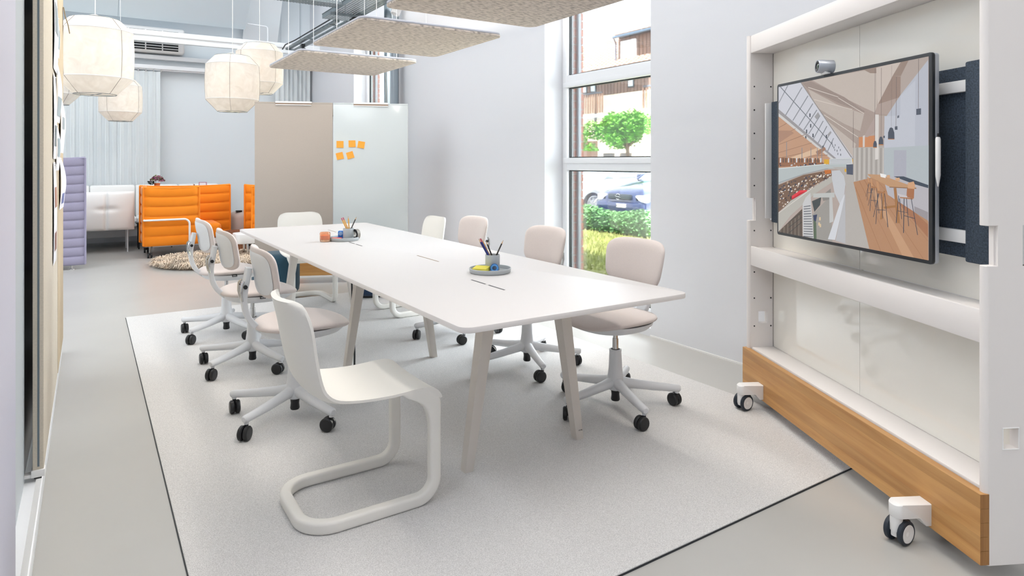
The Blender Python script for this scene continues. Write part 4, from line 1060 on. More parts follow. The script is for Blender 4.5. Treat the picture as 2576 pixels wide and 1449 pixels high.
 ('#7b5a45',(0.169,0.458),(0.18,0.458),(0.179,0.45),(0.169,0.45)),
 ('#243247',(0.276,0.464),(0.286,0.464),(0.286,0.456),(0.276,0.456)),
 ('#b9bcc2',(0.267,0.457),(0.277,0.457),(0.277,0.449),(0.267,0.449)),
 ('#2d3a4d',(0.192,0.461),(0.202,0.461),(0.202,0.453),(0.192,0.453)),
 ('#b9bcc2',(0.385,0.468),(0.394,0.468),(0.394,0.46),(0.385,0.46)),
 ('#243247',(0.228,0.465),(0.238,0.465),(0.238,0.457),(0.228,0.457)),
 ('#b9bcc2',(0.331,0.456),(0.34,0.457),(0.34,0.449),(0.331,0.449)),
 ('#2d3a4d',(0.014,0.462),(0.025,0.462),(0.025,0.454),(0.014,0.454)),
 ('#7b5a45',(0.032,0.462),(0.043,0.462),(0.043,0.454),(0.032,0.454)),
 ('#b9bcc2',(0.159,0.457),(0.17,0.457),(0.17,0.449),(0.159,0.449)),
 ('#243247',(0.312,0.476),(0.322,0.476),(0.322,0.468),(0.312,0.468)),
 ('#b9bcc2',(0.392,0.476),(0.401,0.476),(0.401,0.469),(0.392,0.469)),
 ('#b9bcc2',(0.116,0.466),(0.127,0.466),(0.127,0.458),(0.116,0.458)),
 ('#c99a2b',(0.381,0.499),(0.417,0.498),(0.416,0.469),(0.381,0.469)),
 ('#c99a2b',(0.566,0.5),(0.581,0.5),(0.581,0.465),(0.566,0.465)),
 ('#b9bcbf',(0.42,0.501),(0.574,0.509),(0.581,0.465),(0.419,0.457)),
 ('#8d9198',(0.425,0.492),(0.569,0.496),(0.568,0.498),(0.425,0.495)),
 ('#8d9198',(0.425,0.483),(0.568,0.487),(0.568,0.489),(0.425,0.485)),
 ('#8d9198',(0.425,0.473),(0.568,0.478),(0.568,0.48),(0.425,0.475)),
 ('#a6adae',(0,0.436),(0.348,0.466),(0.542,0.472),(0.542,0.444),(0.393,0.442),(0.219,0.406),(0,0.329)),
 ('#c5cbcb',(0,0.434),(0.393,0.467),(0.393,0.471),(0,0.439)),
 ('#858e92',(0,0.336),(0.22,0.401),(0.218,0.405),(0,0.341)),
 ('#858e92',(0.22,0.401),(0.408,0.44),(0.407,0.444),(0.218,0.405)),
 ('#6e5646',(0,0.323),(0.219,0.398),(0.431,0.435),(0.436,0.399),(0.284,0.323),(0.113,0.22),(0,0.136)),
 ('#dcd8d4',(0.087,0.323),(0.099,0.327),(0.099,0.318),(0.087,0.314)),
 ('#dcd8d4',(0.268,0.367),(0.276,0.37),(0.275,0.364),(0.268,0.361)),
 ('#27344a',(0.354,0.349),(0.364,0.353),(0.364,0.345),(0.354,0.342)),
 ('#27344a',(0.147,0.336),(0.159,0.34),(0.159,0.331),(0.147,0.327)),
 ('#1f2a3e',(0.154,0.282),(0.165,0.286),(0.165,0.278),(0.154,0.274)),
 ('#dcd8d4',(0.051,0.291),(0.059,0.294),(0.059,0.288),(0.051,0.285)),
 ('#1f2a3e',(0.108,0.244),(0.122,0.249),(0.121,0.239),(0.107,0.233)),
 ('#c9bfb4',(0.158,0.287),(0.171,0.292),(0.171,0.282),(0.158,0.278)),
 ('#27344a',(0.128,0.257),(0.133,0.259),(0.133,0.255),(0.128,0.253)),
 ('#dcd8d4',(0.148,0.26),(0.158,0.264),(0.158,0.256),(0.148,0.252)),
 ('#dcd8d4',(0.132,0.256),(0.143,0.26),(0.143,0.252),(0.132,0.248)),
 ('#b8a48e',(0.278,0.344),(0.285,0.347),(0.285,0.341),(0.278,0.338)),
 ('#c9bfb4',(0.347,0.396),(0.354,0.398),(0.354,0.393),(0.347,0.39)),
 ('#c9bfb4',(0.138,0.289),(0.142,0.291),(0.142,0.287),(0.138,0.286)),
 ('#b8a48e',(0.077,0.346),(0.091,0.351),(0.091,0.34),(0.077,0.335)),
 ('#4a3a30',(0.42,0.411),(0.431,0.415),(0.431,0.406),(0.42,0.402)),
 ('#4a3a30',(0.107,0.252),(0.119,0.257),(0.119,0.247),(0.106,0.243)),
 ('#27344a',(0.329,0.337),(0.337,0.34),(0.337,0.333),(0.329,0.33)),
 ('#1f2a3e',(0.373,0.366),(0.385,0.371),(0.385,0.361),(0.373,0.357)),
 ('#4a3a30',(0.354,0.414),(0.365,0.418),(0.365,0.409),(0.354,0.405)),
 ('#c9bfb4',(0.234,0.366),(0.246,0.37),(0.246,0.361),(0.234,0.357)),
 ('#27344a',(0.261,0.392),(0.271,0.396),(0.271,0.387),(0.261,0.384)),
 ('#b8a48e',(0.23,0.361),(0.234,0.362),(0.234,0.359),(0.23,0.358)),
 ('#2b3950',(0.191,0.269),(0.201,0.273),(0.201,0.265),(0.191,0.261)),
 ('#dcd8d4',(0.062,0.198),(0.072,0.202),(0.072,0.195),(0.061,0.191)),
 ('#b8a48e',(0.343,0.389),(0.348,0.39),(0.348,0.386),(0.343,0.384)),
 ('#2b3950',(0.383,0.417),(0.389,0.419),(0.389,0.414),(0.383,0.412)),
 ('#1f2a3e',(0.396,0.38),(0.406,0.384),(0.406,0.376),(0.396,0.372)),
 ('#dcd8d4',(0.223,0.324),(0.231,0.326),(0.231,0.32),(0.223,0.318)),
 ('#c9bfb4',(0.129,0.325),(0.139,0.328),(0.139,0.321),(0.129,0.318)),
 ('#dcd8d4',(0.027,0.283),(0.04,0.287),(0.04,0.278),(0.027,0.273)),
 ('#1f2a3e',(0.029,0.314),(0.035,0.316),(0.035,0.312),(0.029,0.31)),
 ('#b8a48e',(0.222,0.38),(0.232,0.384),(0.232,0.375),(0.222,0.372)),
 ('#2b3950',(0.229,0.353),(0.236,0.355),(0.236,0.35),(0.229,0.347)),
 ('#2b3950',(0.18,0.327),(0.187,0.33),(0.187,0.324),(0.18,0.322)),
 ('#b8a48e',(0.093,0.304),(0.099,0.306),(0.098,0.302),(0.093,0.3)),
 ('#b8a48e',(0.004,0.209),(0.017,0.214),(0.017,0.204),(0.004,0.199)),
 ('#dcd8d4',(0.087,0.296),(0.098,0.3),(0.098,0.292),(0.087,0.288)),
 ('#c9bfb4',(0.246,0.326),(0.25,0.328),(0.25,0.325),(0.246,0.323)),
 ('#2b3950',(0.028,0.235),(0.04,0.24),(0.04,0.23),(0.028,0.226)),
 ('#27344a',(0.194,0.298),(0.203,0.301),(0.203,0.295),(0.194,0.292)),
 ('#dcd8d4',(0.106,0.317),(0.116,0.32),(0.116,0.313),(0.106,0.309)),
 ('#2b3950',(0.197,0.329),(0.209,0.334),(0.209,0.324),(0.197,0.32)),
 ('#2b3950',(0.174,0.265),(0.186,0.269),(0.186,0.26),(0.174,0.256)),
 ('#4a3a30',(0.06,0.239),(0.074,0.245),(0.074,0.234),(0.06,0.229)),
 ('#4a3a30',(0.295,0.326),(0.306,0.33),(0.306,0.321),(0.295,0.317)),
 ('#dcd8d4',(0.055,0.293),(0.065,0.296),(0.065,0.289),(0.055,0.285)),
 ('#dcd8d4',(0.265,0.394),(0.27,0.396),(0.27,0.392),(0.265,0.39)),
 ('#4a3a30',(0.181,0.312),(0.19,0.315),(0.19,0.308),(0.181,0.304)),
 ('#dcd8d4',(0.38,0.413),(0.384,0.414),(0.384,0.411),(0.38,0.409)),
 ('#c9bfb4',(0.37,0.419),(0.374,0.421),(0.374,0.417),(0.37,0.416)),
 ('#dcd8d4',(0.363,0.355),(0.372,0.358),(0.372,0.351),(0.363,0.348)),
 ('#b8a48e',(0.044,0.185),(0.055,0.19),(0.055,0.182),(0.044,0.178)),
 ('#b8a48e',(0.316,0.399),(0.327,0.403),(0.327,0.394),(0.316,0.391)),
 ('#dcd8d4',(0.032,0.284),(0.043,0.288),(0.043,0.28),(0.032,0.277)),
 ('#c9bfb4',(0.039,0.182),(0.05,0.187),(0.05,0.178),(0.039,0.174)),
 ('#2b3950',(0.276,0.329),(0.284,0.332),(0.284,0.326),(0.276,0.323)),
 ('#1f2a3e',(0.269,0.309),(0.278,0.312),(0.278,0.305),(0.269,0.301)),
 ('#dcd8d4',(0.175,0.344),(0.188,0.348),(0.188,0.338),(0.175,0.334)),
 ('#dcd8d4',(0.329,0.398),(0.339,0.402),(0.339,0.394),(0.329,0.391)),
 ('#27344a',(0.261,0.306),(0.271,0.31),(0.271,0.302),(0.261,0.298)),
 ('#1f2a3e',(0.287,0.321),(0.292,0.323),(0.292,0.319),(0.287,0.317)),
 ('#c9bfb4',(0.228,0.335),(0.238,0.338),(0.238,0.33),(0.228,0.326)),
 ('#dcd8d4',(0.264,0.313),(0.269,0.315),(0.269,0.311),(0.264,0.309)),
 ('#27344a',(0.096,0.27),(0.104,0.273),(0.104,0.267),(0.096,0.264)),
 ('#4a3a30',(0.369,0.386),(0.379,0.389),(0.379,0.381),(0.369,0.377)),
 ('#b8a48e',(0.312,0.373),(0.324,0.377),(0.324,0.368),(0.312,0.364)),
 ('#2b3950',(0.419,0.387),(0.425,0.389),(0.425,0.384),(0.419,0.382)),
 ('#2b3950',(0.22,0.342),(0.226,0.344),(0.225,0.34),(0.22,0.338)),
 ('#c9bfb4',(0.114,0.291),(0.127,0.296),(0.127,0.286),(0.114,0.281)),
 ('#c9bfb4',(0.421,0.409),(0.43,0.412),(0.43,0.406),(0.421,0.402)),
 ('#1f2a3e',(0.262,0.308),(0.271,0.312),(0.271,0.304),(0.261,0.3)),
 ('#c9bfb4',(0.22,0.307),(0.232,0.311),(0.232,0.302),(0.22,0.297)),
 ('#27344a',(0.343,0.35),(0.347,0.351),(0.347,0.348),(0.343,0.347)),
 ('#1f2a3e',(0.384,0.385),(0.394,0.388),(0.394,0.38),(0.384,0.376)),
 ('#27344a',(0.409,0.384),(0.415,0.386),(0.415,0.382),(0.409,0.38)),
 ('#4a3a30',(0.34,0.403),(0.349,0.407),(0.349,0.399),(0.34,0.396)),
 ('#dcd8d4',(0.372,0.363),(0.377,0.365),(0.377,0.36),(0.372,0.358)),
 ('#dcd8d4',(0.025,0.304),(0.03,0.306),(0.03,0.302),(0.025,0.3)),
 ('#2b3950',(0.044,0.324),(0.057,0.328),(0.057,0.319),(0.044,0.314)),
 ('#2b3950',(0.02,0.26),(0.032,0.264),(0.032,0.255),(0.02,0.251)),
 ('#c9bfb4',(0.006,0.274),(0.015,0.277),(0.015,0.27),(0.006,0.267)),
 ('#c9bfb4',(0.04,0.237),(0.052,0.242),(0.052,0.233),(0.04,0.228)),
 ('#2b3950',(0.182,0.31),(0.187,0.312),(0.187,0.308),(0.182,0.306)),
 ('#b8a48e',(0.039,0.27),(0.048,0.273),(0.048,0.266),(0.039,0.263)),
 ('#2b3950',(0.391,0.421),(0.402,0.425),(0.402,0.415),(0.391,0.411)),
 ('#4a3a30',(0.302,0.373),(0.309,0.376),(0.309,0.369),(0.302,0.367)),
 ('#2b3950',(0.3,0.348),(0.311,0.352),(0.311,0.344),(0.3,0.34)),
 ('#b8a48e',(0.053,0.198),(0.061,0.201),(0.061,0.195),(0.053,0.192)),
 ('#2b3950',(0.244,0.378),(0.252,0.381),(0.252,0.374),(0.244,0.371)),
 ('#4a3a30',(0.031,0.289),(0.044,0.293),(0.043,0.284),(0.031,0.28)),
 ('#27344a',(0.088,0.258),(0.099,0.262),(0.099,0.254),(0.088,0.25)),
 ('#1f2a3e',(0.173,0.262),(0.181,0.265),(0.181,0.258),(0.173,0.255)),
 ('#4a3a30',(0.4,0.421),(0.406,0.423),(0.406,0.418),(0.4,0.415)),
 ('#27344a',(0.29,0.364),(0.297,0.367),(0.297,0.361),(0.29,0.359)),
 ('#1f2a3e',(0.211,0.347),(0.216,0.349),(0.216,0.344),(0.211,0.342)),
 ('#b8a48e',(0.054,0.313),(0.064,0.317),(0.064,0.309),(0.054,0.306)),
 ('#c9bfb4',(0.326,0.382),(0.332,0.384),(0.332,0.379),(0.326,0.377)),
 ('#2b3950',(0.029,0.313),(0.038,0.316),(0.038,0.309),(0.029,0.306)),
 ('#2b3950',(0.118,0.254),(0.126,0.257),(0.126,0.251),(0.118,0.248)),
 ('#1f2a3e',(0.404,0.405),(0.415,0.408),(0.415,0.4),(0.404,0.396)),
 ('#2b3950',(0.165,0.267),(0.17,0.269),(0.17,0.265),(0.165,0.263)),
 ('#4a3a30',(0.266,0.331),(0.275,0.334),(0.275,0.327),(0.266,0.324)),
 ('#4a3a30',(0.056,0.236),(0.066,0.24),(0.066,0.232),(0.056,0.228)),
 ('#b8a48e',(0.327,0.347),(0.337,0.351),(0.337,0.343),(0.327,0.339)),
 ('#b8a48e',(0.273,0.318),(0.284,0.322),(0.284,0.313),(0.273,0.309)),
 ('#2b3950',(0.24,0.331),(0.246,0.333),(0.246,0.328),(0.24,0.326)),
 ('#c9bfb4',(0.173,0.336),(0.185,0.34),(0.185,0.331),(0.173,0.327)),
 ('#b8a48e',(0.384,0.366),(0.391,0.369),(0.391,0.363),(0.384,0.36)),
 ('#b8a48e',(0.39,0.408),(0.398,0.41),(0.398,0.404),(0.39,0.401)),
 ('#c9bfb4',(0.305,0.38),(0.316,0.384),(0.316,0.375),(0.305,0.371)),
 ('#1f2a3e',(0.017,0.301),(0.029,0.305),(0.029,0.296),(0.017,0.292)),
 ('#b8a48e',(0.338,0.364),(0.346,0.367),(0.346,0.36),(0.338,0.357)),
 ('#27344a',(0.28,0.38),(0.291,0.384),(0.291,0.376),(0.28,0.372)),
 ('#c9bfb4',(0.02,0.252),(0.032,0.256),(0.032,0.248),(0.02,0.244)),
 ('#27344a',(0.056,0.299),(0.067,0.303),(0.067,0.294),(0.056,0.29)),
 ('#1f2a3e',(0.067,0.227),(0.077,0.231),(0.077,0.223),(0.066,0.219)),
 ('#c9bfb4',(0.015,0.231),(0.025,0.234),(0.024,0.227),(0.014,0.224)),
 ('#dcd8d4',(0.244,0.297),(0.251,0.299),(0.251,0.294),(0.244,0.291)),
 ('#dcd8d4',(0.161,0.283),(0.166,0.285),(0.166,0.281),(0.161,0.28)),
 ('#4a3a30',(0.27,0.31),(0.28,0.314),(0.28,0.306),(0.27,0.302)),
 ('#1f2a3e',(0.422,0.383),(0.428,0.385),(0.427,0.381),(0.422,0.379)),
 ('#c9bfb4',(0.373,0.394),(0.383,0.397),(0.383,0.389),(0.373,0.385)),
 ('#dcd8d4',(0.149,0.266),(0.157,0.269),(0.157,0.263),(0.149,0.26)),
 ('#4a3a30',(0.097,0.329),(0.107,0.333),(0.107,0.326),(0.097,0.322)),
 ('#c9bfb4',(0.035,0.203),(0.041,0.205),(0.041,0.201),(0.035,0.198)),
 ('#c9bfb4',(0.144,0.305),(0.156,0.309),(0.156,0.3),(0.144,0.296)),
 ('#2b3950',(0.202,0.328),(0.207,0.33),(0.207,0.326),(0.202,0.325)),
 ('#b8a48e',(0.172,0.326),(0.181,0.33),(0.181,0.323),(0.171,0.319)),
 ('#2b3950',(0.186,0.263),(0.198,0.267),(0.198,0.258),(0.186,0.254)),
 ('#27344a',(0.343,0.404),(0.351,0.407),(0.351,0.4),(0.343,0.398)),
 ('#b8a48e',(0.079,0.344),(0.089,0.347),(0.089,0.34),(0.078,0.336)),
 ('#27344a',(0.083,0.344),(0.088,0.346),(0.088,0.342),(0.083,0.34)),
 ('#c9bfb4',(0.204,0.359),(0.216,0.363),(0.216,0.354),(0.204,0.349)),
 ('#1f2a3e',(0.207,0.335),(0.217,0.339),(0.217,0.33),(0.206,0.326)),
 ('#27344a',(0.115,0.351),(0.124,0.354),(0.124,0.347),(0.115,0.344)),
 ('#2b3950',(0.116,0.304),(0.122,0.306),(0.122,0.302),(0.116,0.3)),
 ('#1f2a3e',(0.279,0.367),(0.284,0.369),(0.284,0.365),(0.279,0.363)),
 ('#c9bfb4',(0.352,0.396),(0.364,0.4),(0.364,0.391),(0.352,0.386)),
 ('#b8a48e',(0.345,0.345),(0.353,0.348),(0.353,0.342),(0.345,0.339)),
 ('#2b3950',(0.126,0.252),(0.137,0.256),(0.137,0.248),(0.126,0.244)),
 ('#1f2a3e',(0.15,0.358),(0.158,0.361),(0.158,0.354),(0.15,0.352)),
 ('#1f2a3e',(0.267,0.395),(0.271,0.396),(0.271,0.393),(0.267,0.391)),
 ('#27344a',(0.012,0.248),(0.021,0.252),(0.021,0.245),(0.012,0.241)),
 ('#dcd8d4',(0.292,0.323),(0.297,0.325),(0.297,0.321),(0.292,0.319)),
 ('#4a3a30',(0.218,0.297),(0.231,0.302),(0.231,0.292),(0.218,0.287)),
 ('#c9bfb4',(0.019,0.283),(0.03,0.287),(0.03,0.279),(0.019,0.275)),
 ('#1f2a3e',(0.045,0.293),(0.058,0.298),(0.058,0.288),(0.045,0.283)),
 ('#dcd8d4',(0.232,0.33),(0.24,0.333),(0.24,0.326),(0.231,0.323)),
 ('#4a3a30',(0.398,0.418),(0.408,0.422),(0.408,0.414),(0.398,0.41)),
 ('#27344a',(0.179,0.263),(0.187,0.266),(0.187,0.26),(0.179,0.257)),
 ('#dcd8d4',(0.17,0.321),(0.176,0.323),(0.176,0.318),(0.17,0.316)),
 ('#b8a48e',(0.311,0.378),(0.322,0.382),(0.322,0.373),(0.311,0.369)),
 ('#c9bfb4',(0.318,0.36),(0.328,0.363),(0.328,0.355),(0.318,0.352)),
 ('#dcd8d4',(0.406,0.428),(0.411,0.43),(0.411,0.426),(0.406,0.424)),
 ('#4a3a30',(0.014,0.255),(0.026,0.259),(0.026,0.25),(0.013,0.246)),
 ('#dcd8d4',(0.295,0.374),(0.304,0.378),(0.304,0.37),(0.294,0.367)),
 ('#c9bfb4',(0.287,0.323),(0.298,0.327),(0.298,0.318),(0.287,0.313)),
 ('#2b3950',(0.214,0.288),(0.224,0.292),(0.224,0.284),(0.214,0.28)),
 ('#1f2a3e',(0.004,0.296),(0.017,0.3),(0.017,0.291),(0.004,0.286)),
 ('#dcd8d4',(0.159,0.329),(0.168,0.332),(0.168,0.326),(0.159,0.323)),
 ('#27344a',(0.29,0.38),(0.294,0.381),(0.294,0.378),(0.29,0.376)),
 ('#1f2a3e',(0.401,0.421),(0.413,0.425),(0.413,0.415),(0.401,0.411)),
 ('#b8a48e',(0.11,0.224),(0.116,0.226),(0.116,0.221),(0.11,0.219)),
 ('#2b3950',(0.235,0.335),(0.247,0.34),(0.247,0.33),(0.235,0.326)),
 ('#27344a',(0.345,0.376),(0.35,0.378),(0.35,0.374),(0.345,0.372)),
 ('#b8a48e',(0.279,0.394),(0.29,0.398),(0.29,0.389),(0.279,0.386)),
 ('#2b3950',(0.013,0.174),(0.02,0.177),(0.02,0.172),(0.013,0.169)),
 ('#dcd8d4',(0.044,0.267),(0.05,0.269),(0.05,0.264),(0.044,0.261)),
 ('#4a3a30',(0.303,0.395),(0.311,0.398),(0.311,0.391),(0.303,0.388)),
 ('#c9bfb4',(0.377,0.401),(0.386,0.404),(0.386,0.397),(0.377,0.394)),
 ('#c9bfb4',(0.341,0.392),(0.353,0.397),(0.353,0.387),(0.341,0.383)),
 ('#c9bfb4',(0.355,0.403),(0.364,0.406),(0.363,0.399),(0.355,0.396)),
 ('#27344a',(0.141,0.281),(0.149,0.284),(0.149,0.278),(0.141,0.275)),
 ('#4a3a30',(0.222,0.376),(0.231,0.379),(0.231,0.372),(0.222,0.369)),
 ('#b8a48e',(0.17,0.277),(0.175,0.278),(0.175,0.275),(0.17,0.273)),
 ('#2b3950',(0.103,0.305),(0.118,0.31),(0.118,0.299),(0.103,0.294)),
 ('#2b3950',(0.113,0.297),(0.12,0.299),(0.12,0.294),(0.113,0.291)),
 ('#dcd8d4',(0.08,0.214),(0.092,0.218),(0.092,0.209),(0.08,0.205)),
 ('#4a3a30',(0.378,0.377),(0.386,0.379),(0.386,0.373),(0.378,0.37)),
 ('#b8a48e',(0.243,0.347),(0.256,0.352),(0.256,0.342),(0.243,0.337)),
 ('#c9bfb4',(0.406,0.403),(0.416,0.407),(0.416,0.399),(0.406,0.395)),
 ('#1f2a3e',(0.215,0.319),(0.22,0.32),(0.22,0.317),(0.215,0.315)),
 ('#2b3950',(0.09,0.336),(0.102,0.34),(0.102,0.332),(0.09,0.328)),
 ('#27344a',(0.23,0.379),(0.239,0.382),(0.239,0.376),(0.23,0.373)),
 ('#2b3950',(0.328,0.389),(0.336,0.392),(0.336,0.386),(0.328,0.383)),
 ('#27344a',(0.215,0.361),(0.227,0.365),(0.227,0.356),(0.215,0.352)),
 ('#1f2a3e',(0.052,0.295),(0.061,0.298),(0.061,0.292),(0.052,0.288)),
 ('#2b3950',(0.099,0.285),(0.112,0.289),(0.112,0.28),(0.099,0.275)),
 ('#2b3950',(0.416,0.381),(0.426,0.385),(0.426,0.376),(0.416,0.372)),
 ('#c9bfb4',(0.404,0.405),(0.415,0.409),(0.415,0.4),(0.404,0.396)),
 ('#dcd8d4',(0.239,0.333),(0.247,0.336),(0.246,0.33),(0.239,0.327)),
 ('#2b3950',(0.137,0.358),(0.145,0.361),(0.145,0.355),(0.137,0.352)),
 ('#dcd8d4',(0.352,0.396),(0.358,0.398),(0.358,0.393),(0.352,0.391)),
 ('#27344a',(0.237,0.386),(0.247,0.389),(0.247,0.382),(0.237,0.378)),
 ('#27344a',(0.244,0.372),(0.248,0.374),(0.248,0.371),(0.244,0.369)),
 ('#dcd8d4',(0.419,0.392),(0.425,0.394),(0.425,0.389),(0.419,0.387)),
 ('#27344a',(0.17,0.304),(0.178,0.307),(0.178,0.3),(0.17,0.297)),
 ('#1f2a3e',(0.009,0.259),(0.017,0.262),(0.017,0.256),(0.009,0.253)),
 ('#2b3950',(0.271,0.321),(0.279,0.324),(0.279,0.318),(0.271,0.315)),
 ('#b4662c',(0.384,0.432),(0.431,0.435),(0.433,0.414),(0.389,0.408)),
 ('#b0202c',(0.117,0.247),(0.191,0.295),(0.251,0.301),(0.251,0.28),(0.211,0.267),(0.128,0.226)),
 ('#d03a44',(0.121,0.255),(0.191,0.297),(0.248,0.303),(0.245,0.293),(0.194,0.282),(0.128,0.242)),
 ('#a7a49d',(0,0.122),(0.114,0.225),(0.284,0.313),(0.442,0.399),(0.442,0.361),(0.315,0.284),(0.113,0.125),(0,0)),
 ('#c6c3bb',(0,0.126),(0.286,0.311),(0.282,0.315),(0,0.131)),
 ('#54483f',(0,0),(0.21,0.178),(0.212,0),(0,0)),
 ('#83786c',(0.017,0.016),(0.017,0),(0.021,0),(0.022,0.017)),
 ('#83786c',(0.051,0.041),(0.051,0),(0.055,0),(0.056,0.041)),
 ('#83786c',(0.085,0.064),(0.084,0),(0.088,0),(0.089,0.065)),
 ('#83786c',(0.117,0.088),(0.116,0),(0.121,0),(0.122,0.088)),
 ('#83786c',(0.149,0.11),(0.148,0),(0.152,0),(0.154,0.111)),
 ('#83786c',(0.181,0.133),(0.179,0),(0.184,0),(0.185,0.133)),
 ('#2e3234',(0.095,0.002),(0.211,0.093),(0.208,0.095),(0.092,0.004)),
 ('#2e3234',(0.095,0.04),(0.211,0.125),(0.209,0.127),(0.092,0.042)),
 ('#2e3234',(0.095,0.078),(0.211,0.156),(0.209,0.158),(0.093,0.08)),
 ('#3f4647',(0.289,0.234),(0.361,0.265),(0.352,0.215),(0.308,0.168)),
 ('#8e8b86',(0.289,0.145),(0.429,0.278),(0.442,0.003),(0.306,0)),
 ('#7e7b77',(0.364,0.273),(0.43,0.321),(0.435,0.259),(0.376,0.242)),
 ('#b8b8b9',(0.214,0.21),(0.238,0.253),(0.277,0.287),(0.303,0),(0.216,0.006)),
 ('#5c5f66',(0.224,0.191),(0.278,0.201),(0.278,0.207),(0.223,0.196)),
 ('#5c5f66',(0.224,0.175),(0.28,0.185),(0.279,0.19),(0.223,0.181)),
 ('#5c5f66',(0.224,0.159),(0.282,0.169),(0.281,0.174),(0.223,0.165)),
 ('#5c5f66',(0.224,0.143),(0.283,0.152),(0.283,0.158),(0.223,0.149)),
 ('#5c5f66',(0.223,0.127),(0.285,0.136),(0.285,0.142),(0.223,0.133)),
 ('#5c5f66',(0.223,0.111),(0.287,0.12),(0.287,0.125),(0.223,0.117)),
 ('#5c5f66',(0.223,0.095),(0.289,0.104),(0.289,0.109),(0.223,0.101)),
 ('#5c5f66',(0.223,0.079),(0.29,0.087),(0.291,0.093),(0.223,0.085)),
 ('#5c5f66',(0.223,0.064),(0.292,0.071),(0.292,0.077),(0.223,0.069)),
 ('#5c5f66',(0.222,0.048),(0.294,0.055),(0.294,0.061),(0.223,0.053)),
 ('#5c5f66',(0.222,0.032),(0.296,0.039),(0.296,0.045),(0.223,0.037)),
 ('#5c5f66',(0.222,0.016),(0.297,0.023),(0.298,0.028),(0.223,0.022)),
 ('#5c5f66',(0.222,0),(0.299,0.007),(0.3,0.012),(0.223,0.006)),
 ('#4f5f4c',(0.301,0.147),(0.323,0.099),(0.325,0),(0.303,0)),
 ('#2b3553',(0.298,0.146),(0.33,0.155),(0.32,0.108),(0.304,0.116)),
 ('#c7b08f',(0.345,0.139),(0.357,0.141),(0.357,0.121),(0.345,0.119)),
 ('#c7b08f',(0.339,0.106),(0.351,0.107),(0.351,0.087),(0.338,0.086)),
 ('#c7b08f',(0.348,0.097),(0.36,0.099),(0.36,0.079),(0.348,0.077)),
 ('#aeb0ae',(0.299,0.283),(0.458,0.299),(0.458,0.27),(0.299,0.258)),
 ('#b2b2b1',(0.421,0.27),(0.441,0.279),(0.451,0.125),(0.422,0.112)),
 ('#b5b7bb',(0.439,0.428),(0.493,0.434),(0.523,0.402),(0.533,0.355),(0.524,0.285),(0.497,0.228),(0.458,0.297),(0.439,0.38)),
 ('#c2c4c9',(0.497,0.24),(0.527,0.294),(0.527,0.271),(0.462,0.016),(0.41,0.012)),
 ('#a9a9ac',(0.527,0.278),(0.533,0.337),(0.533,0.005),(0.465,0.012)),
 ('#a5a09b',(0.439,0.452),(0.581,0.454),(0.588,0.367),(0.687,0.004),(0.533,0.003),(0.536,0.337),(0.523,0.406),(0.493,0.434)),
 ('#4b5160',(0.539,0.467),(0.584,0.47),(0.583,0.408),(0.541,0.411)),
 ('#c99a2b',(0.526,0.441),(0.539,0.444),(0.539,0.423),(0.528,0.425)),
 ('#a39e99',(0.582,0.564),(0.771,0.566),(0.77,0.417),(0.586,0.365)),
 ('#bab5b0',(0.592,0.563),(0.591,0.372),(0.596,0.372),(0.597,0.563)),
 ('#8a847f',(0.608,0.563),(0.606,0.375),(0.611,0.376),(0.613,0.563)),
 ('#bab5b0',(0.623,0.562),(0.621,0.379),(0.626,0.379),(0.628,0.562)),
 ('#8a847f',(0.638,0.562),(0.636,0.383),(0.641,0.383),(0.643,0.562)),
 ('#bab5b0',(0.652,0.561),(0.651,0.387),(0.656,0.387),(0.657,0.561)),
 ('#8a847f',(0.667,0.561),(0.666,0.39),(0.671,0.39),(0.672,0.561)),
 ('#bab5b0',(0.681,0.561),(0.68,0.394),(0.685,0.394),(0.686,0.56)),
 ('#8a847f',(0.696,0.56),(0.695,0.397),(0.699,0.398),(0.7,0.56)),
 ('#bab5b0',(0.71,0.56),(0.709,0.401),(0.713,0.401),(0.714,0.56)),
 ('#8a847f',(0.724,0.559),(0.723,0.404),(0.727,0.405),(0.728,0.559)),
 ('#bab5b0',(0.738,0.559),(0.737,0.408),(0.741,0.408),(0.742,0.559)),
 ('#8a847f',(0.751,0.558),(0.75,0.411),(0.755,0.411),(0.756,0.558)),
 ('#bab5b0',(0.765,0.558),(0.764,0.415),(0.768,0.415),(0.769,0.558)),
 ('#b97f58',(0.621,0.623),(0.733,0.628),(0.733,0.565),(0.62,0.565)),
 ('#c7c2be',(0.72,0.742),(0.741,0.739),(0.739,0.498),(0.719,0.494)),
 ('#a0908a',(0.65,0.622),(0.72,0.733),(0.72,0.651),(0.675,0.62)),
 ('#c2bab4',(0.645,0.629),(0.658,0.632),(0.657,0.566),(0.645,0.566)),
 ('#a57c5d',(0.586,0.367),(0.77,0.415),(0.999,0.196),(1,0),(0.685,0.001)),
 ('#94694b',(0.622,0.375),(0.828,0),(0.83,0),(0.625,0.376)),
 ('#94694b',(0.652,0.382),(0.91,0),(0.912,0.001),(0.655,0.384)),
 ('#94694b',(0.684,0.392),(0.977,0),(0.979,0.001),(0.686,0.394)),
 ('#94694b',(0.715,0.398),(1,0.091),(1,0.093),(0.717,0.399)),
 ('#94694b',(0.597,0.339),(0.751,0),(0.753,0.002),(0.6,0.341)),
 ('#b48d6d',(0.696,0.323),(0.72,0.329),(0.93,0),(0.87,0)),
 ('#98694c',(0.788,0.35),(0.999,0.176),(0.999,0.111),(0.809,0.31)),
 ('#a9a6ab',(0.762,0.413),(0.831,0.402),(1,0.354),(0.999,0.194),(0.792,0.308)),
 ('#8f8a8d',(0.932,0.259),(0.999,0.236),(0.999,0.194),(0.932,0.229)),
 ('#39434f',(0.825,0.406),(0.877,0.408),(1,0.369),(1,0.354),(0.932,0.37)),
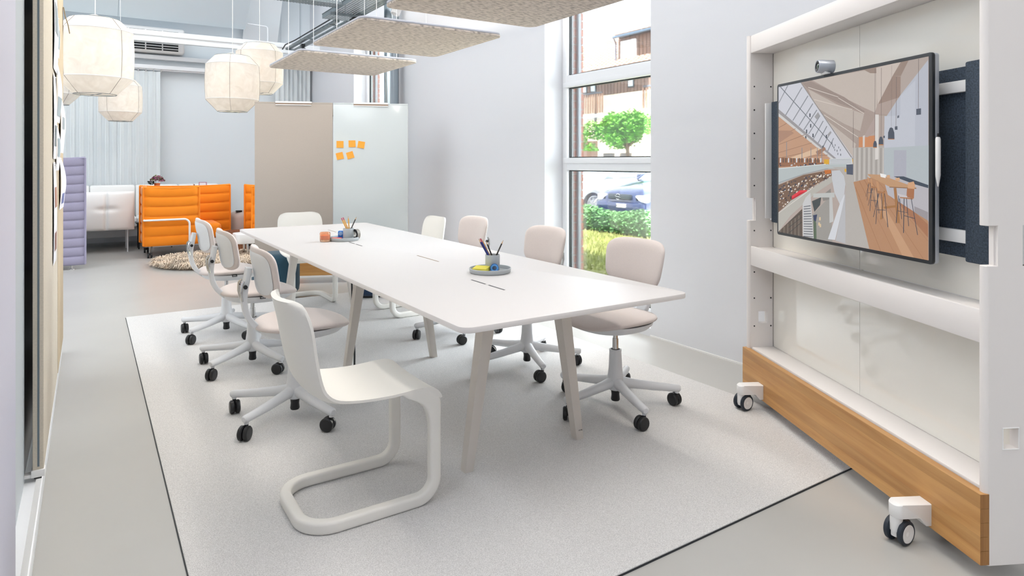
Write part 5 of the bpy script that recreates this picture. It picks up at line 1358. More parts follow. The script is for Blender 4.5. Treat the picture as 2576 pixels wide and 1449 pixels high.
 ('#b08a68',(0.673,0.415),(0.748,0.413),(0.944,0.353),(0.932,0.346),(0.801,0.351),(0.685,0.402)),
 ('#7d5a40',(0.801,0.347),(0.942,0.347),(0.942,0.351),(0.801,0.351)),
 ('#96693f',(0.824,0.346),(0.839,0.347),(0.859,0.165),(0.842,0.163)),
 ('#96693f',(0.769,0.243),(0.843,0.258),(0.843,0.246),(0.769,0.23)),
 ('#96693f',(0.768,0.328),(0.777,0.328),(0.76,0.174),(0.749,0.172)),
 ('#b28560',(0.673,0.399),(0.681,0.398),(0.686,0.371),(0.678,0.37)),
 ('#9b6c49',(0.677,0.37),(0.702,0.367),(0.704,0.363),(0.681,0.362)),
 ('#363c48',(0.678,0.362),(0.671,0.268),(0.673,0.268),(0.68,0.362)),
 ('#363c48',(0.701,0.363),(0.712,0.262),(0.714,0.262),(0.703,0.363)),
 ('#363c48',(0.69,0.364),(0.695,0.287),(0.697,0.287),(0.692,0.364)),
 ('#363c48',(0.682,0.362),(0.663,0.289),(0.665,0.289),(0.684,0.362)),
 ('#363c48',(0.675,0.311),(0.705,0.312),(0.705,0.314),(0.675,0.313)),
 ('#b28560',(0.69,0.389),(0.7,0.388),(0.707,0.35),(0.697,0.35)),
 ('#9b6c49',(0.695,0.35),(0.728,0.345),(0.732,0.34),(0.7,0.338)),
 ('#363c48',(0.697,0.338),(0.687,0.211),(0.69,0.211),(0.7,0.338)),
 ('#363c48',(0.727,0.34),(0.741,0.203),(0.744,0.204),(0.729,0.34)),
 ('#363c48',(0.713,0.341),(0.719,0.237),(0.722,0.237),(0.715,0.341)),
 ('#363c48',(0.702,0.339),(0.677,0.24),(0.679,0.239),(0.705,0.338)),
 ('#363c48',(0.692,0.269),(0.733,0.271),(0.733,0.273),(0.693,0.272)),
 ('#b28560',(0.725,0.377),(0.739,0.376),(0.747,0.327),(0.734,0.326)),
 ('#9b6c49',(0.731,0.326),(0.774,0.32),(0.779,0.314),(0.738,0.311)),
 ('#363c48',(0.734,0.311),(0.722,0.143),(0.725,0.143),(0.738,0.311)),
 ('#363c48',(0.773,0.313),(0.791,0.135),(0.795,0.136),(0.776,0.314)),
 ('#363c48',(0.755,0.314),(0.763,0.178),(0.766,0.179),(0.758,0.315)),
 ('#363c48',(0.741,0.312),(0.708,0.18),(0.711,0.18),(0.744,0.311)),
 ('#363c48',(0.728,0.22),(0.78,0.223),(0.78,0.226),(0.729,0.223)),
 ('#c09470',(0.899,0.376),(0.929,0.384),(0.936,0.366),(0.932,0.342),(0.899,0.348)),
 ('#9b6644',(0.895,0.348),(0.932,0.346),(0.93,0.298),(0.892,0.303)),
 ('#b9b4b6',(0.845,0.318),(0.897,0.308),(0.892,0.295),(0.856,0.301)),
 ('#9f7150',(0.856,0.301),(0.928,0.3),(0.924,0.292),(0.86,0.295)),
 ('#363c48',(0.878,0.294),(0.875,0.117),(0.879,0.117),(0.882,0.294)),
 ('#363c48',(0.891,0.295),(0.902,0.155),(0.905,0.156),(0.894,0.296)),
 ('#363c48',(0.915,0.297),(0.947,0.116),(0.95,0.117),(0.918,0.298)),
 ('#363c48',(0.85,0.308),(0.836,0.163),(0.84,0.163),(0.853,0.308)),
 ('#363c48',(0.854,0.292),(0.866,0.187),(0.869,0.187),(0.858,0.293)),
 ('#363c48',(0.847,0.226),(0.898,0.222),(0.898,0.224),(0.847,0.229)),
 ('#363c48',(0.879,0.205),(0.933,0.196),(0.934,0.199),(0.88,0.208)),
 ('#c09874',(0.833,0.398),(0.856,0.401),(0.858,0.383),(0.835,0.384)),
 ('#c09874',(0.786,0.411),(0.803,0.414),(0.805,0.397),(0.788,0.399)),
 ('#dcdad8',(0.748,0.421),(0.784,0.414),(0.779,0.396),(0.752,0.402)),
 ('#454b57',(0.793,0.603),(0.794,0.638),(0.803,0.662),(0.811,0.665),(0.82,0.66),(0.828,0.636),(0.829,0.602)),
 ('#b3702f',(0.794,0.602),(0.828,0.6),(0.828,0.603),(0.794,0.605)),
 ('#454b57',(0.74,0.576),(0.741,0.601),(0.748,0.618),(0.754,0.62),(0.76,0.617),(0.766,0.6),(0.767,0.575)),
 ('#b3702f',(0.741,0.574),(0.766,0.573),(0.766,0.577),(0.741,0.578)),
 ('#454b57',(0.708,0.562),(0.709,0.582),(0.714,0.596),(0.719,0.598),(0.725,0.596),(0.73,0.581),(0.73,0.561)),
 ('#b3702f',(0.709,0.56),(0.73,0.559),(0.73,0.563),(0.709,0.564)),
 ('#6a5f5e',(0.813,0.993),(0.811,0.665),(0.812,0.665),(0.814,0.992)),
 ('#6a5f5e',(0.755,0.99),(0.753,0.62),(0.755,0.62),(0.757,0.99)),
 ('#6a5f5e',(0.719,0.993),(0.716,0.599),(0.718,0.599),(0.721,0.993)),
 ('#6a5f5e',(0.838,0.928),(0.836,0.667),(0.838,0.667),(0.84,0.927)),
 ('#6a5f5e',(0.952,0.998),(0.951,0.749),(0.953,0.749),(0.954,0.998)),
 ('#6a5f5e',(0.585,0.774),(0.583,0.564),(0.586,0.564),(0.587,0.774)),
 ('#4a505c',(0.942,0.748),(0.965,0.749),(0.965,0.718),(0.942,0.718)),
 ('#4a505c',(0.831,0.668),(0.845,0.669),(0.845,0.65),(0.831,0.651)),
 ('#4a505c',(0.767,0.622),(0.776,0.623),(0.776,0.611),(0.767,0.611)),
 ('#5a5e68',(0.844,0.722),(0.854,0.726),(0.854,0.713),(0.844,0.71)),
]

# ---------------------------------------------------------------- rolling media wall on the right
# local x runs from far end (-) to near end (0); local y runs backwards from the plinth face
def wall_frame(name, label, loc, rz, L, boards, H=2.012, plinth=True):
    t = thing(name, label, 'partition', loc, rz)
    return t
CR = math.atan2(-.888, -.4596)
K = wall_frame('media_wall', 'white wheeled media wall with an oak plinth at the right edge of the photo', (2.32, .901, 0), CR, 1.632, 2)
Lk = 1.632; y0, y1 = .03, .174
# oak plinth built of edge-glued lamellae
n = 5
for i in range(n):
    z0 = .058 + .22 * i / n; z1 = .058 + .22 * (i + 1) / n
    b = B(); b.box(-Lk, 0, 0, .03, z0, z1 - .00008, .0002 if 0 < i < n - 1 else .0008, 1); o = b.done('plinth_plank', m_oak, K, 0)
b = B()
for i in range(n): b.box(0, .0012, .0005, .0295, .0585 + .044 * i, .058 + .044 * (i + 1) - .0006)
b.done('plinth_end_grain', m_oakend, K, 0)
# end panels with cut-outs: assembled as frames round the openings
def end_panel(xa, xb, outer):
    b = B(); zt = 2.012
    def col(ya, yb, za, zb): b.box(xa, xb, ya, yb, za, zb)
    hz0, hz1, hy0, hy1 = .415, .481, .076, .130; nz0, nz1, nd = .985, 1.113, .030
    # strips between y breaks with openings
    col(y0 + nd, hy0, .055, zt); col(hy1, y1 - nd, .055, zt); col(hy0, hy1, .055, hz0); col(hy0, hy1, hz1, zt)
    for ya, yb in ((y0, y0 + nd), (y1 - nd, y1)): col(ya, yb, .055, nz0); col(ya, yb, nz1, zt)
    bmesh.ops.remove_doubles(b.bm, verts=b.bm.verts[:], dist=1e-5)
    o = b.done('end_panel', m_cart, K, 0)
    # rounded vertical edges and lips
    b = B(); 
    for yy in (y0, y1):
        for za, zb in ((.055, nz0), (nz1, zt)):
            b.cyl(((xa + xb) / 2, yy + (.004 if yy == y0 else -.004), za), ((xa + xb) / 2, yy + (.004 if yy == y0 else -.004), zb), (xb - xa) / 2, n=20)
    b.done('edge_bead', m_cart, o, 60)
    b = B(); yc = (y0 + y1) / 2
    xo = xb if outer else xa; s = 1 if outer else -1
    b.tube([(xo + s * .0005, hy0, hz0), (xo + s * .0005, hy1, hz0), (xo + s * .0005, hy1, hz1), (xo + s * .0005, hy0, hz1)], .0022, 6, True); b.done('opening_rim', m_white, o)
    b = B(); 
    for zz in (nz0, nz1): b.box(xa + .002, xb - .001, y0 - .005, y0 + nd, zz - .002, zz + .002, .0015, 1)
    b.box(xa + .003, xb - .012, y0 + nd - .004, y0 + nd, nz0, nz1); b.done('grip_lip', m_cart, o)
    return o
p_near = end_panel(-.033, 0, True); p_far = end_panel(-Lk, -Lk + .033, False)
# screw holes on the far panel's inner face
b = B()
for yy in (y0 + .022, y1 - .026):
    for z in (.40, .555, .70, .93, 1.18, 1.33, 1.47, 1.60, 1.73):
        if yy > .1 and z not in (.40, .555, .93, 1.73): continue
        b.cyl((-Lk + .033, yy, z), (-Lk + .0345, yy, z), .0042, n=12)
b.done('screw_hole', m_black, p_far, 0)
b = B(); b.box(-Lk + .033, -.033, y0, y1, 1.914, 2.012, .006); b.done('top_beam', m_cart, K)
b = B(); b.box(-Lk + .033, -.033, y0, y0 + .018, .738, .845, .004); b.box(-Lk + .033, -.033, y0 + .022, y1 - .012, .826, .838, .002); b.box(-Lk + .033, -.033, y0 + .01, y1 - .012, .738, .75, .002)
b.done('shelf_beam', m_cart, K)
b = B(); b.box(-Lk + .033, -.033, y0 + .018, y0 + .022, .80, .834); b.done('shelf_slot', m_black, K, 0)
b = B(); b.box(-Lk + .033, -.033, y0 + .006, y1 + .006, .255, .285, .006); b.done('base_ledge', m_cart, K)
xm = -Lk * .512
for xa, xb in ((-Lk + .034, xm - .001), (xm + .001, -.034)):
    b = B(); b.box(xa, xb, y1 - .012, y1, .286, .737); b.done('lower_board', m_board, K, 0)
    b = B(); b.box(xa, xb, y1 - .012, y1, .839, 1.9135); b.done('upper_board', m_board, K, 0)
b = B(); b.box(xm - .004, xm + .004, y1 - .0005, y1 + .004, .286, 1.9); b.box(-Lk + .033, -Lk + .036, y1 - .014, y1, .286, 1.913); b.done('board_joint', M('joint_grey', '#8b8680', .7), K, 0)
# castor brackets
def bracket(xc):
    sd = [(0.004, .066), (0.004, .142), (-.105, .142), (-.127, .137), (-.127, .094), (-.042, .094), (-.018, .066)]
    tb = bmesh.new(); w_ = .058
    va = [tb.verts.new((xc - w_ / 2, y, z)) for y, z in sd]; vb = [tb.verts.new((xc + w_ / 2, y, z)) for y, z in sd]
    tb.faces.new(va); tb.faces.new(vb[::-1])
    for i in range(len(sd)): tb.faces.new((va[i], vb[i], vb[(i + 1) % len(sd)], va[(i + 1) % len(sd)]))
    bmesh.ops.recalc_face_normals(tb, faces=tb.faces[:])
    vert = [e for e in tb.edges if all(v.co.y < -.12 for v in e.verts) and abs(e.verts[0].co.z - e.verts[1].co.z) > .02]
    bmesh.ops.bevel(tb, geom=vert, offset=.026, segments=6, profile=.5, affect='EDGES')
    ed = [e for e in tb.edges if e.is_manifold and e.calc_face_angle(0) > .6]
    bmesh.ops.bevel(tb, geom=ed, offset=.004, segments=2, profile=.5, affect='EDGES', clamp_overlap=True)
    b = B(); b.add(tb); br = b.done('castor_bracket', m_white, K, 30)
    return br
def castor(xc, yc, br, swg, zb):
    k = .82; c = Vector((xc, yc, 0)); ca_, sa_ = math.cos(swg), math.sin(swg); ax = Vector((-sa_, ca_, 0)); fw = Vector((ca_, sa_, 0))
    o = c + fw * .015 + Vector((0, 0, .05 * k + zb)); RM = Matrix.Translation((xc, yc, zb)) @ Matrix.Rotation(swg, 4, 'Z')
    b = B(); b.cyl((xc, yc, .045), (xc, yc, .0945), .02, n=20); b.box(-.017, .025, -.011, .011, .025, .075, .005, 2, RM); b.done('castor_fork', m_white, br)
    b = B(); b.box(.03, .056, -.018, .018, .058, .072, .005, 2, RM); b.done('brake_pedal', m_dark, br)
    for q in (1, -1):
        mx = Matrix.Translation(o + ax * .0235 * q) @ (ax * q).to_track_quat('Z', 'Y').to_matrix().to_4x4() @ Matrix.Scale(k, 4)
        b = B(); b.lathe([(0, -.012), (.042, -.012), (.050, -.007), (.050, .007), (.045, .0115), (.039, .012), (.038, .009)], 36, mx); b.done('castor_tyre', m_tyre, br, 40)
        b = B(); b.lathe([(.0385, .0085), (.037, .0125), (.018, .0125), (.013, .0105), (.011, .0115), (.006, .0135), (0, .0138)], 32, mx); b.done('castor_hub', m_white, br, 40)
m_tyre = M('tyre_blue_black', '#222b36', .5)
for xc, zb in ((-.233, 0), (-Lk + .211, RT)):
    br = bracket(xc); castor(xc, -.107, br, R(112), zb)
# rear castors are plain stems under the frame
for xc in (-.233, -Lk + .211):
    b = B(); b.box(xc - .05, xc + .05, .03, .14, .10, .255, .008); rb = b.done('rear_castor_block', m_cart, K)
    b = B(); b.cyl((xc - .028, .10, .051), (xc + .028, .10, .051), .041, n=28); b.done('rear_castor', m_dark, rb)
def in_cart(o):
    o.matrix_world = Matrix.Translation((2.32, .901, 0)) @ Matrix.Rotation(CR, 4, 'Z'); return o
# felt screen panel fixed inside the frame
F_ = in_cart(thing('felt_panel', 'dark charcoal felt panel behind the wall screen', 'panel'))
b = B(); b.box(-1.562, -.04, .132, .1615, .98, 1.641, .003); b.done('felt_back', m_felt, F_)
b = B(); b.box(-.178, -.045, .10, .1325, .972, 1.65, .006); b.done('felt_end', m_felt, F_)
b = B(); b.box(-1.575, -1.562, .10, .16, 1.0, 1.635, .002); b.done('side_edge', m_white, F_)
for za, zb in ((1.552, 1.592), (1.032, 1.076)):
    b = B(); b.box(-1.25, -.1785, .112, .1325, za, zb, .002); b.done('mount_rail', m_white, F_)
# monitor
ML, MR = Vector((2.862, 1.988)), Vector((2.459, 1.100)); md = (MR - ML); mw = md.length; mang = math.atan2(md.y, md.x)
G = thing('wall_screen', 'large flat screen showing a photo of an airy timber office, on the media wall', 'screen', (ML.x, ML.y, .953), mang)
mh = .741
b = B(); b.prism(rrect(mw, mh, .012, 5, mw / 2, mh / 2), 0, .012, .0015, 2, Matrix.Rotation(R(90), 4, 'X') @ Matrix.Translation((0, 0, -.012))); b.done('bezel', M('bezel', '#23272c', .35), G, 30)
b = B(); b.prism(rrect(mw - .002, mh - .002, .012, 5, mw / 2, mh / 2), 0, .016, .002, 2, Matrix.Rotation(R(90), 4, 'X') @ Matrix.Translation((0, 0, -.0285))); b.done('back_shell', M('silver_shell', '#b9bdc4', .35, .3), G, 30)
b = B(); b.box(.2, .75, .028, .05, .15, .6, .008); b.box(.28, .68, .05, .085, .25, .5, .004); b.done('mount_box', m_black, G)
sx0, sx1, sz0, sz1 = .0135, mw - .0155, .0135, mh - .0135
V = []; Fc = []; cl = []
for i, (c, *pts) in enumerate(PIC):
    k = len(V)
    for u, v in pts: V.append((sx0 + (sx1 - sx0) * u, -.0003 - .0000035 * i, sz0 + (sz1 - sz0) * v))
    Fc.append(tuple(range(k, k + len(pts)))); cl.append(lin(c))
me = bpy.data.meshes.new('screen_picture'); me.from_pydata(V, [], Fc)
at = me.color_attributes.new('picture', 'FLOAT_COLOR', 'CORNER'); li = 0
for f, c in zip(me.polygons, cl):
    for _ in f.loop_indices: at.data[li].color = (*c, 1); li += 1
m_pic = bpy.data.materials.new('screen_image'); m_pic.use_nodes = True; nt = m_pic.node_tree; p = nt.nodes['Principled BSDF']
ca = nt.nodes.new('ShaderNodeVertexColor'); ca.layer_name = 'picture'
p.inputs['Base Color'].default_value = (.012, .012, .014, 1); p.inputs['Roughness'].default_value = .25; p.inputs['Specular IOR Level'].default_value = .3
nt.links.new(ca.outputs[0], p.inputs['Emission Color']); p.inputs['Emission Strength'].default_value = .95
mk('screen_picture', me, m_pic, G, 0)
# camera puck on the screen and stylus on its side
wc = thing('webcam', 'small silver cylinder webcam on top of the wall screen', 'webcam', (2.705, 1.642, 1.6945), mang)
ax = Vector((-.25, -1, .05)).normalized(); mx = Matrix.Translation((0, 0, .034)) @ ax.to_track_quat('Z', 'Y').to_matrix().to_4x4()
b = B(); b.lathe([(0, -.035), (.026, -.035), (.029, -.032), (.029, .03), (.027, .034), (.024, .034)], 32, mx); b.done('housing', M('webcam_silver', '#a9afb8', .35, .5), wc, 40)
b = B(); b.lathe([(.0245, .0335), (.019, .034), (.013, .029), (0, .028)], 28, mx); ln = b.done('lens_ring', m_black, wc, 40)
b = B(); b.lathe([(.013, .0292), (.008, .033), (0, .0345)], 20, mx); b.done('lens', M('lens_glass', '#2f4a3a', .05, coat=1), ln, 60)
b = B(); b.box(-.016, .016, -.012, .016, -.0005, .012, .002); b.done('foot', m_white, wc)
st = thing('stylus', 'white stylus pen clipped to the right side of the wall screen', 'pen', (2.459, 1.10, 1.31), mang)
b = B(); b.lathe([(0, .088), (.006, .087), (.0085, .08), (.0085, -.045), (.007, -.055), (.0025, -.083), (0, -.086)], 18, Matrix.Translation((.0095, .014, 0))); b.done('barrel', m_white, st, 40)
b = B(); b.cyl((.0095, .014, .087), (.0095, .014, .10), .0025, n=8); b.done('loop', m_black, st)

# ---------------------------------------------------------------- second media wall at the far end with two hung boards
D2 = math.atan2(-.387, .922)
W2 = thing('media_wall', 'white wheeled partition at the far end of the table, its oak plinth showing below the boards', 'partition', (1.49, 7.30, 0), D2)
L2 = 1.61
for xa, xb in ((.0, .03), (L2 - .03, L2)):
    b = B(); b.box(xa, xb, .03, .19, .07, 1.90, .01); b.done('end_panel', m_cart, W2)
b = B(); b.box(.03, L2 - .03, .03, .19, 1.82, 1.90, .005); b.box(.03, L2 - .03, .03, .19, .27, .30); b.done('frame_beam', m_cart, W2)
for i in range(4):
    b = B(); b.box(0.01, L2 - .01, .0, .03, .085 + .05 * i, .085 + .05 * (i + 1) - .0006, .001, 1); b.done('plinth_plank', m_oak, W2, 0)
b = B(); b.box(.0, L2, -.004, .05, .058, .084, .004); b.done('base_strip', m_white, W2)
for x in (.2, L2 - .2):
    b = B(); b.box(x - .05, x + .05, .05, .15, .1, .2, .01); cb = b.done('castor_block', m_white, W2)
    b = B(); b.cyl((x - .025, .1, .05), (x + .025, .1, .05), .05, n=24); b.done('castor', m_dark, cb)
def in_w2(o, x0): o.location = Vector((1.49, 7.30, 0)) + Matrix.Rotation(D2, 3, 'Z') @ Vector((x0, 0, 0)); o.rotation_euler = (0, 0, D2); return o
def hung(x0, w_, mat, label, hx0, hx1, ec):
    t = in_w2(thing('hung_board', label, 'board'), x0)
    e = .012; zt = 1.953
    b = B(); b.box(0, w_, -.028, -.004, .32, zt - .016, .003); b.box(0, hx0, -.028, -.004, zt - .018, zt, .002); b.box(hx1, w_, -.028, -.004, zt - .018, zt, .002); b.done('board', mat, t, 30)
    b = B(); b.box(hx0 + .004, hx1 - .004, -.036, .06, zt - .012, zt + .008, .003); b.box(hx0 + .006, hx1 - .006, -.036, -.0285, zt - .034, zt - .024, .001); hk = b.done('hanging_rail', m_white, t)
    b = B(); b.box(hx0 + .005, hx1 - .005, -.033, -.004, zt - .025, zt - .0115); b.done('finger_slot', M('slot_brown', '#8c6f58', .7), hk, 0)
    return t
hung(0.0, .80, m_taupe, 'taupe fabric board hung on the left of the far partition', .205, .585, None)
hung(.806, .80, m_gboard, 'white glass board with orange sticky notes hung on the right of the far partition', .21, .59, None)
for (x, z, a, lab) in ((.878, 1.503, 0, 'left orange sticky note of the upper three on the white board'), (1.005, 1.510, 2, 'middle orange sticky note of the upper three on the white board'), (1.102, 1.500, -9, 'right tilted orange sticky note of the upper three on the white board'),
                  (.876, 1.378, 13, 'left orange sticky note of the lower two on the white board'), (.985, 1.386, 17, 'right orange sticky note of the lower two on the white board')):
    s = .037; b = B(); b.grid(lambda u, v: ((u - .5) * 2 * s, -.004 * (1 - v) ** 2 * 1.2, (v - .5) * 2 * s), 3, 7)
    o = b.done('sticky_note', m_post, None, 0); in_w2(o, 0); o.location = o.location + Matrix.Rotation(D2, 3, 'Z') @ Vector((x, -.0292, 0)) + Vector((0, 0, z)); o.rotation_euler = (Matrix.Rotation(D2, 3, 'Z') @ Matrix.Rotation(R(-a), 3, 'Y')).to_euler()
    tag(o, lab, 'sticky note', 'orange sticky notes')

# ---------------------------------------------------------------- pinboard partition at the left edge
Pn = thing('pinboard_partition', 'pale partition carrying felt pinboards at the left edge of the photo', 'partition', (-.155, 2.09, 0))
b = B(); b.box(-.18, 0, -1.4, 0, 0, 2.75, .01); b.done('wall_end', M('lilac_paint', '#c9c9d8', .6), Pn)
b = B(); b.box(-.18, -.03, 0, .72, .0, 2.75); b.box(-.18, -.03, .72, 2.75, 0, .225); b.done('side_panel', M('cool_grey_paint', '#b7bec4', .5), Pn, 0)
b = B(); b.box(-.18, -.03, .72, 2.75, .225, 2.75); b.done('dark_panel', M('gloss_black', '#16171a', .15), Pn, 0)
b = B(); b.box(-.03, .006, 0, 3.34, 0, .07, .002); b.box(-.03, .002, 0, 3.34, .07, .2); b.done('skirting', m_trim, Pn)
def pinboard(ya, yb, xa, xb, mat, label):
    t = thing('pinboard', label, 'pinboard', (0, ya, 0), group='felt pinboards')
    b = B(); b.box(xa, xb, 0, yb - ya, .236, 2.6, .003); b.done('felt_sheet', mat, t)
    if mat is m_pin:
        b = B(); xm_ = xa * .48 + xb * .52; b.box(xm_ - .003, xm_ + .003, -.0008, .004, .25, 2.6); b.done('edge_groove', M('groove_blue_grey', '#66747d', .6), t, 0)
        b = B(); b.box(xa - .004, xb + .004, -.006, .03, .215, .24, .002); b.box(xa - .035, xa, .0, .03, .215, .226); b.done('lower_bracket', m_white, t)
        b = B(); b.box(xa + .004, xb - .006, .0, .02, .208, .215); b.done('foot_pad', m_black, t)
    return t
pinboard(2.80, 4.028, -.162, -.130, m_pin, 'near beige felt pinboard with pinned papers')
pinboard(4.034, 4.83, -.155, -.128, m_pin2, 'far sand-coloured felt pinboard at the lantern')
# pinned sheets: curled paper standing off the felt, seen edge on
def sheet(y0_, z0_, z1_, w_, curl, label, marks=()):
    t = thing('paper_sheet', label, 'paper', (-.1275, y0_, z0_), group='papers pinned to the felt boards')
    h = z1_ - z0_
    def fn(u, v): return (.001 + curl * math.sin(math.pi * v) * (.4 + .6 * u) + curl * .9 * max(0, .25 - v) * 2 * u, u * w_, v * h)
    b = B(); b.grid(fn, 8, 12); b.done('sheet', m_paper, t, 80)
    for (u0, u1, v0, v1, hx) in marks:
        b = B(); b.grid(lambda u, v: (lambda q: (q[0] + .0012, q[1], q[2]))(fn(u0 + (u1 - u0) * u, v0 + (v1 - v0) * v)), 4, 4); b.done('printed_picture', M('print' + hx, hx, .7), t, 80)
    b = B()
    for v in (.97,): b.cyl((.001, w_ * .5, h * v), (.008, w_ * .5, h * v), .003, n=8)
    b.done('pin', m_white, t)
sheet(3.46, 1.72, 2.10, .30, .010, 'uppermost paper on the near pinboard, cut by the top of the photo', ((.2, .8, .45, .8, '#9aa3a8'),))
sheet(3.80, 1.83, 2.02, .20, .008, 'upper paper behind the topmost one at the far side of the near pinboard', ((.2, .8, .2, .7, '#8fa3ad'),))
sheet(3.45, 1.325, 1.70, .22, .006, 'tall paper below the uppermost one, flat on the near pinboard', ((.3, .9, .15, .4, '#8a9298'),))
sheet(3.70, 1.50, 1.80, .20, .020, 'strongly curled paper in the middle of the near pinboard', ((.1, .9, .1, .4, '#a7b4ba'),))
sheet(3.70, 1.27, 1.49, .19, .014, 'small curled paper under the strongly curled one', ((.2, .8, .3, .7, '#9fb0b8'),))
sheet(3.45, .86, 1.31, .21, .006, 'lowest long paper on the near pinboard with reddish pictures', ((.3, .95, .55, .75, '#b98a78'), (.3, .95, .12, .3, '#8f6a62')))
sheet(4.12, 1.36, 1.68, .30, .022, 'upper curled paper on the sand-coloured pinboard', ((.3, .7, .4, .6, '#aab4ba'),))
sheet(4.12, 1.06, 1.335, .30, .024, 'lower curled paper on the sand-coloured pinboard', ((.3, .8, .1, .3, '#6a74a8'),))
b = B(); b.sweep([(0, 0, 0), (.008, .01, -.05), (.022, .02, -.10), (.03, .03, -.15)], [(-.045, -.0015), (.045, -.0015), (.045, .0015), (-.045, .0015)], up=Vector((1, 0, 0)))
o = b.done('paper_tag', M('kraft_card', '#8d7a58', .8), None, 40, (-.124, 4.74, 2.24)); tag(o, 'brown kraft card tag curling off the top far corner of the sand pinboard', 'tag')

# ---------------------------------------------------------------- things on the table
ZT0 = .74
def tray(x, y, label):
    t = thing('desk_tray', label, 'tray', (x, y, ZT0 + .0005), group='round grey desk trays')
    b = B(); b.lathe([(0, .004), (.094, .004), (.101, .007), (.104, .024), (.107, .025), (.109, .023), (.106, .004), (.1, 0), (0, 0)], 56); b.done('dish', m_traym, t, 50); return t
def cup(x, y, label):
    t = thing('pencil_cup', label, 'pencil cup', (x, y, ZT0 + .005), group='grey pencil cups')
    b = B(); b.lathe([(0, 0), (.036, 0), (.038, .002), (.0385, .082), (.037, .083), (.0355, .082), (.0345, .004), (0, .004)], 40); b.done('beaker', m_traym, t, 50); return t
m_pen_y = M('pencil_yellow', '#e0a22a', .4); m_pen_b = M('pencil_blue', '#1e2f7e', .4); m_pw = M('pencil_wood', '#d9b58a', .7); m_pk = M('pencil_black', '#26221f', .4)
def pencil(base, tip, mat, label, eraser=False):
    base, tip = Vector(base), Vector(tip); d = (tip - base); L = d.length
    t = thing('pencil', label, 'pencil', base); q = d.to_track_quat('Z', 'Y'); t.rotation_mode = 'QUATERNION'; t.rotation_quaternion = q
    b = B(); b.lathe([(0, 0), (.0041, 0), (.0041, L - .02), (.0, L - .02)], 6); b.done('shaft', mat, t, 20)
    if eraser:
        b = B(); b.lathe([(.0037, L - .02), (.0038, L - .008), (.0035, L - .001), (0, L)], 10); b.done('eraser', M('eraser_pink', '#c0566a', .7), t)
    else:
        b = B(); b.lathe([(.0036, L - .0202), (.0012, L - .004), (0, L - .004)], 10); b.done('sharpened_wood', m_pw, t); b = B(); b.lathe([(.0012, L - .004), (0, L)], 8); b.done('lead', m_pk, t)
X1, Y1_ = 1.743, 2.885
tray(X1, Y1_, 'round grey tray with yellow note pad on the near half of the table')
cx_, cy_ = X1 + .028, Y1_ + .022
cup(cx_, cy_, 'grey pencil cup standing in the nearer tray')
cz = ZT0 + .0105
import itertools
dR = Vector((.838, -.5455, 0)); dF = Vector((.5455, .838, 0))
def ppos(a, f, z): v = dR * a + dF * f; return (cx_ + v.x, cy_ + v.y, cz + z)
pencil(ppos(.014, .018, 0), ppos(-.074, .012, .158), m_pen_b, 'dark blue pencil leaning farthest left in the nearer cup')
pencil(ppos(.020, -.018, 0), ppos(-.064, -.018, .163), m_pen_b, 'thick blue pencil with a pale cap leaning left in the nearer cup', True)
pencil(ppos(.018, .008, 0), ppos(-.058, .0, .16), m_pen_y, 'yellow pencil leaning left between the blue and the black one', False)
pencil(ppos(.024, -.004, 0), ppos(-.034, -.008, .15), m_pk, 'black and yellow pencil leaning slightly left in the nearer cup')
pencil(ppos(-.012, .024, 0), ppos(.056, .020, .150), m_pk, 'black pencil leaning right on its own in the nearer cup')
b = B(); b.box(-.038, .038, -.038, .038, 0, .022, .001); o = b.done('note_pad', M('pad_yellow', '#efe25a', .7), None, 0, (X1 - .048, Y1_ + .008, ZT0 + .0052)); o.rotation_euler = (R(4), 0, R(-48)); o.location.z += .0032; tag(o, 'yellow sticky note pad in the nearer tray', 'note pad')
t = thing('tape_dispenser', 'blue clear tape dispenser in front of the nearer cup', 'tape dispenser', (cx_ - .02, cy_ - .052, ZT0 + .005), R(-33))
m_bl = M('blue_clear_plastic', '#2f7fd0', .12, trans=.35, coat=.5)
b = B(); mxx = Matrix.Translation((0, 0, .022)) @ Matrix.Rotation(R(90), 4, 'X'); b.lathe([(.010, -.008), (.022, -.009), (.022, .009), (.010, .008), (.010, -.008)], 28, mxx); b.box(-.02, .024, -.009, .009, 0, .01, .003); b.done('shell', m_bl, t, 40)
b = B(); b.lathe([(.012, -.0095), (.019, -.0095), (.019, .0095), (.012, .0095), (.012, -.0095)], 28, mxx); b.done('tape_roll', M('tape_pale', '#5ea2e2', .15), t, 40)
X2, Y2_ = 1.567, 4.655
tray(X2, Y2_, 'round grey tray with red pad on the far half of the table')
cx_, cy_ = X2 + .028, Y2_ - .012
cup(cx_, cy_, 'grey pencil cup standing in the farther tray')
pencil(ppos(.02, .0, 0), ppos(-.052, .0, .152), m_pen_y, 'orange-yellow pencil with red end leaning left in the farther cup', True)
pencil(ppos(.024, .014, 0), ppos(-.043, .012, .155), m_pen_y, 'orange-yellow pencil leaning left behind its twin in the farther cup', True)
pencil(ppos(.008, .01, 0), ppos(-.004, .008, .165), m_pen_y, 'yellow pencil standing almost upright in the farther cup')
pencil(ppos(-.014, .006, 0), ppos(.058, .006, .160), m_pk, 'dark pencil leaning right in the farther cup')
v = dR * -.052 + dF * -.02
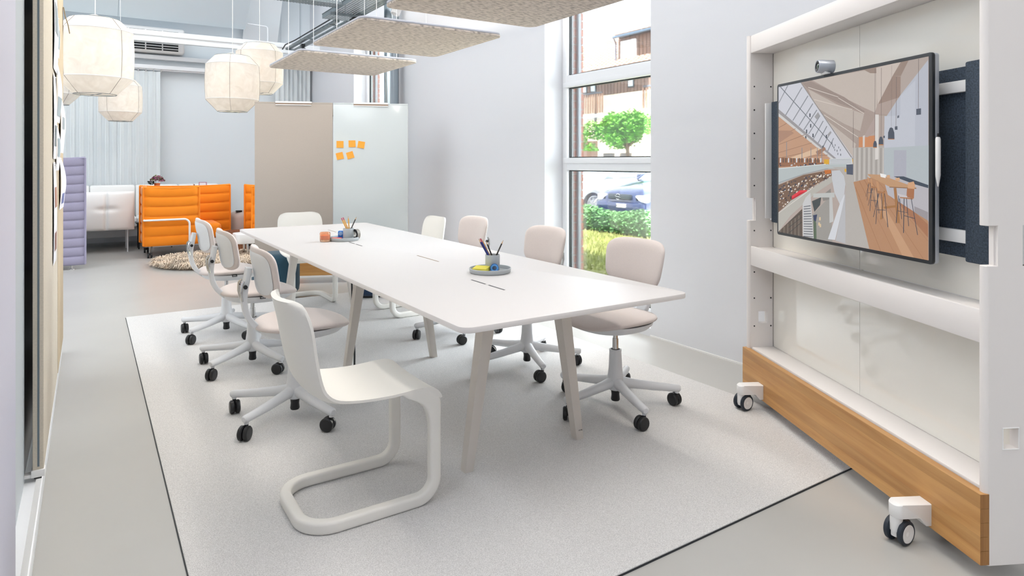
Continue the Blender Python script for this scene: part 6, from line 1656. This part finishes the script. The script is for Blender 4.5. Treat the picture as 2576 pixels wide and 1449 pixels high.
b = B(); b.box(-.035, .035, -.035, .035, 0, .014, .001); o = b.done('note_pad', M('pad_red', '#ee5a3a', .7), None, 0, (X2 + v.x, Y2_ + v.y, ZT0 + .0048)); o.rotation_euler = (0, 0, R(-30)); tag(o, 'red sticky note pad in the farther tray', 'note pad')
v = dR * -.036 + dF * .045
t = thing('tape_dispenser', 'blue tape dispenser standing behind the red pad in the farther tray', 'tape dispenser', (X2 + v.x, Y2_ + v.y, ZT0 + .005), R(-25))
b = B(); b.box(-.028, .028, -.02, .02, 0, .014, .004); b.box(-.02, .022, -.014, .014, .012, .06, .008, 3); b.done('shell', M('dispenser_blue', '#2f77c9', .3), t, 40)
b = B(); b.cyl((0, -.016, .04), (0, .016, .04), .014, n=20); b.done('tape_roll', M('tape_blue', '#8cc0ee', .3), t)
v = dR * .085 + dF * .012
t = thing('tape_reel', 'silver grey tape reel standing on edge beside the farther cup', 'tape', (X2 + v.x, Y2_ + v.y, ZT0 + .0048), R(15))
b = B(); mxx = Matrix.Translation((0, 0, .038)) @ Matrix.Rotation(R(90), 4, 'Y'); b.lathe([(.022, -.012), (.038, -.012), (.038, .012), (.022, .012), (.022, -.012)], 36, mxx); b.done('reel', M('reel_grey', '#97938c', .35, .5), t, 40)
b = B(); b.lathe([(.036, -.0135), (.0375, -.0135), (.0375, -.012), (.02, -.0125), (.02, -.0135), (.036, -.0135)], 36, mxx); b.done('side_disc', m_black, t, 40)
# glass candle / tea light in orange glass
v = dR * -.115 + dF * -.085
t = thing('tealight_glass', 'orange glass tea light beside the farther tray', 'candle holder', (X2 + v.x, Y2_ + v.y, ZT0 + .0005))
b = B(); b.lathe([(0, 0), (.03, 0), (.037, .006), (.038, .06), (.034, .068), (.032, .068), (.034, .058), (.033, .016), (0, .014)], 36); b.done('glass', M('orange_glass', '#ffcda8', .06, trans=.8), t, 50)
b = B(); b.lathe([(0, .016), (.031, .016), (.032, .042), (.03, .045), (0, .045)], 28); b.done('wax', M('wax_orange', '#f7934e', .5), t, 50)
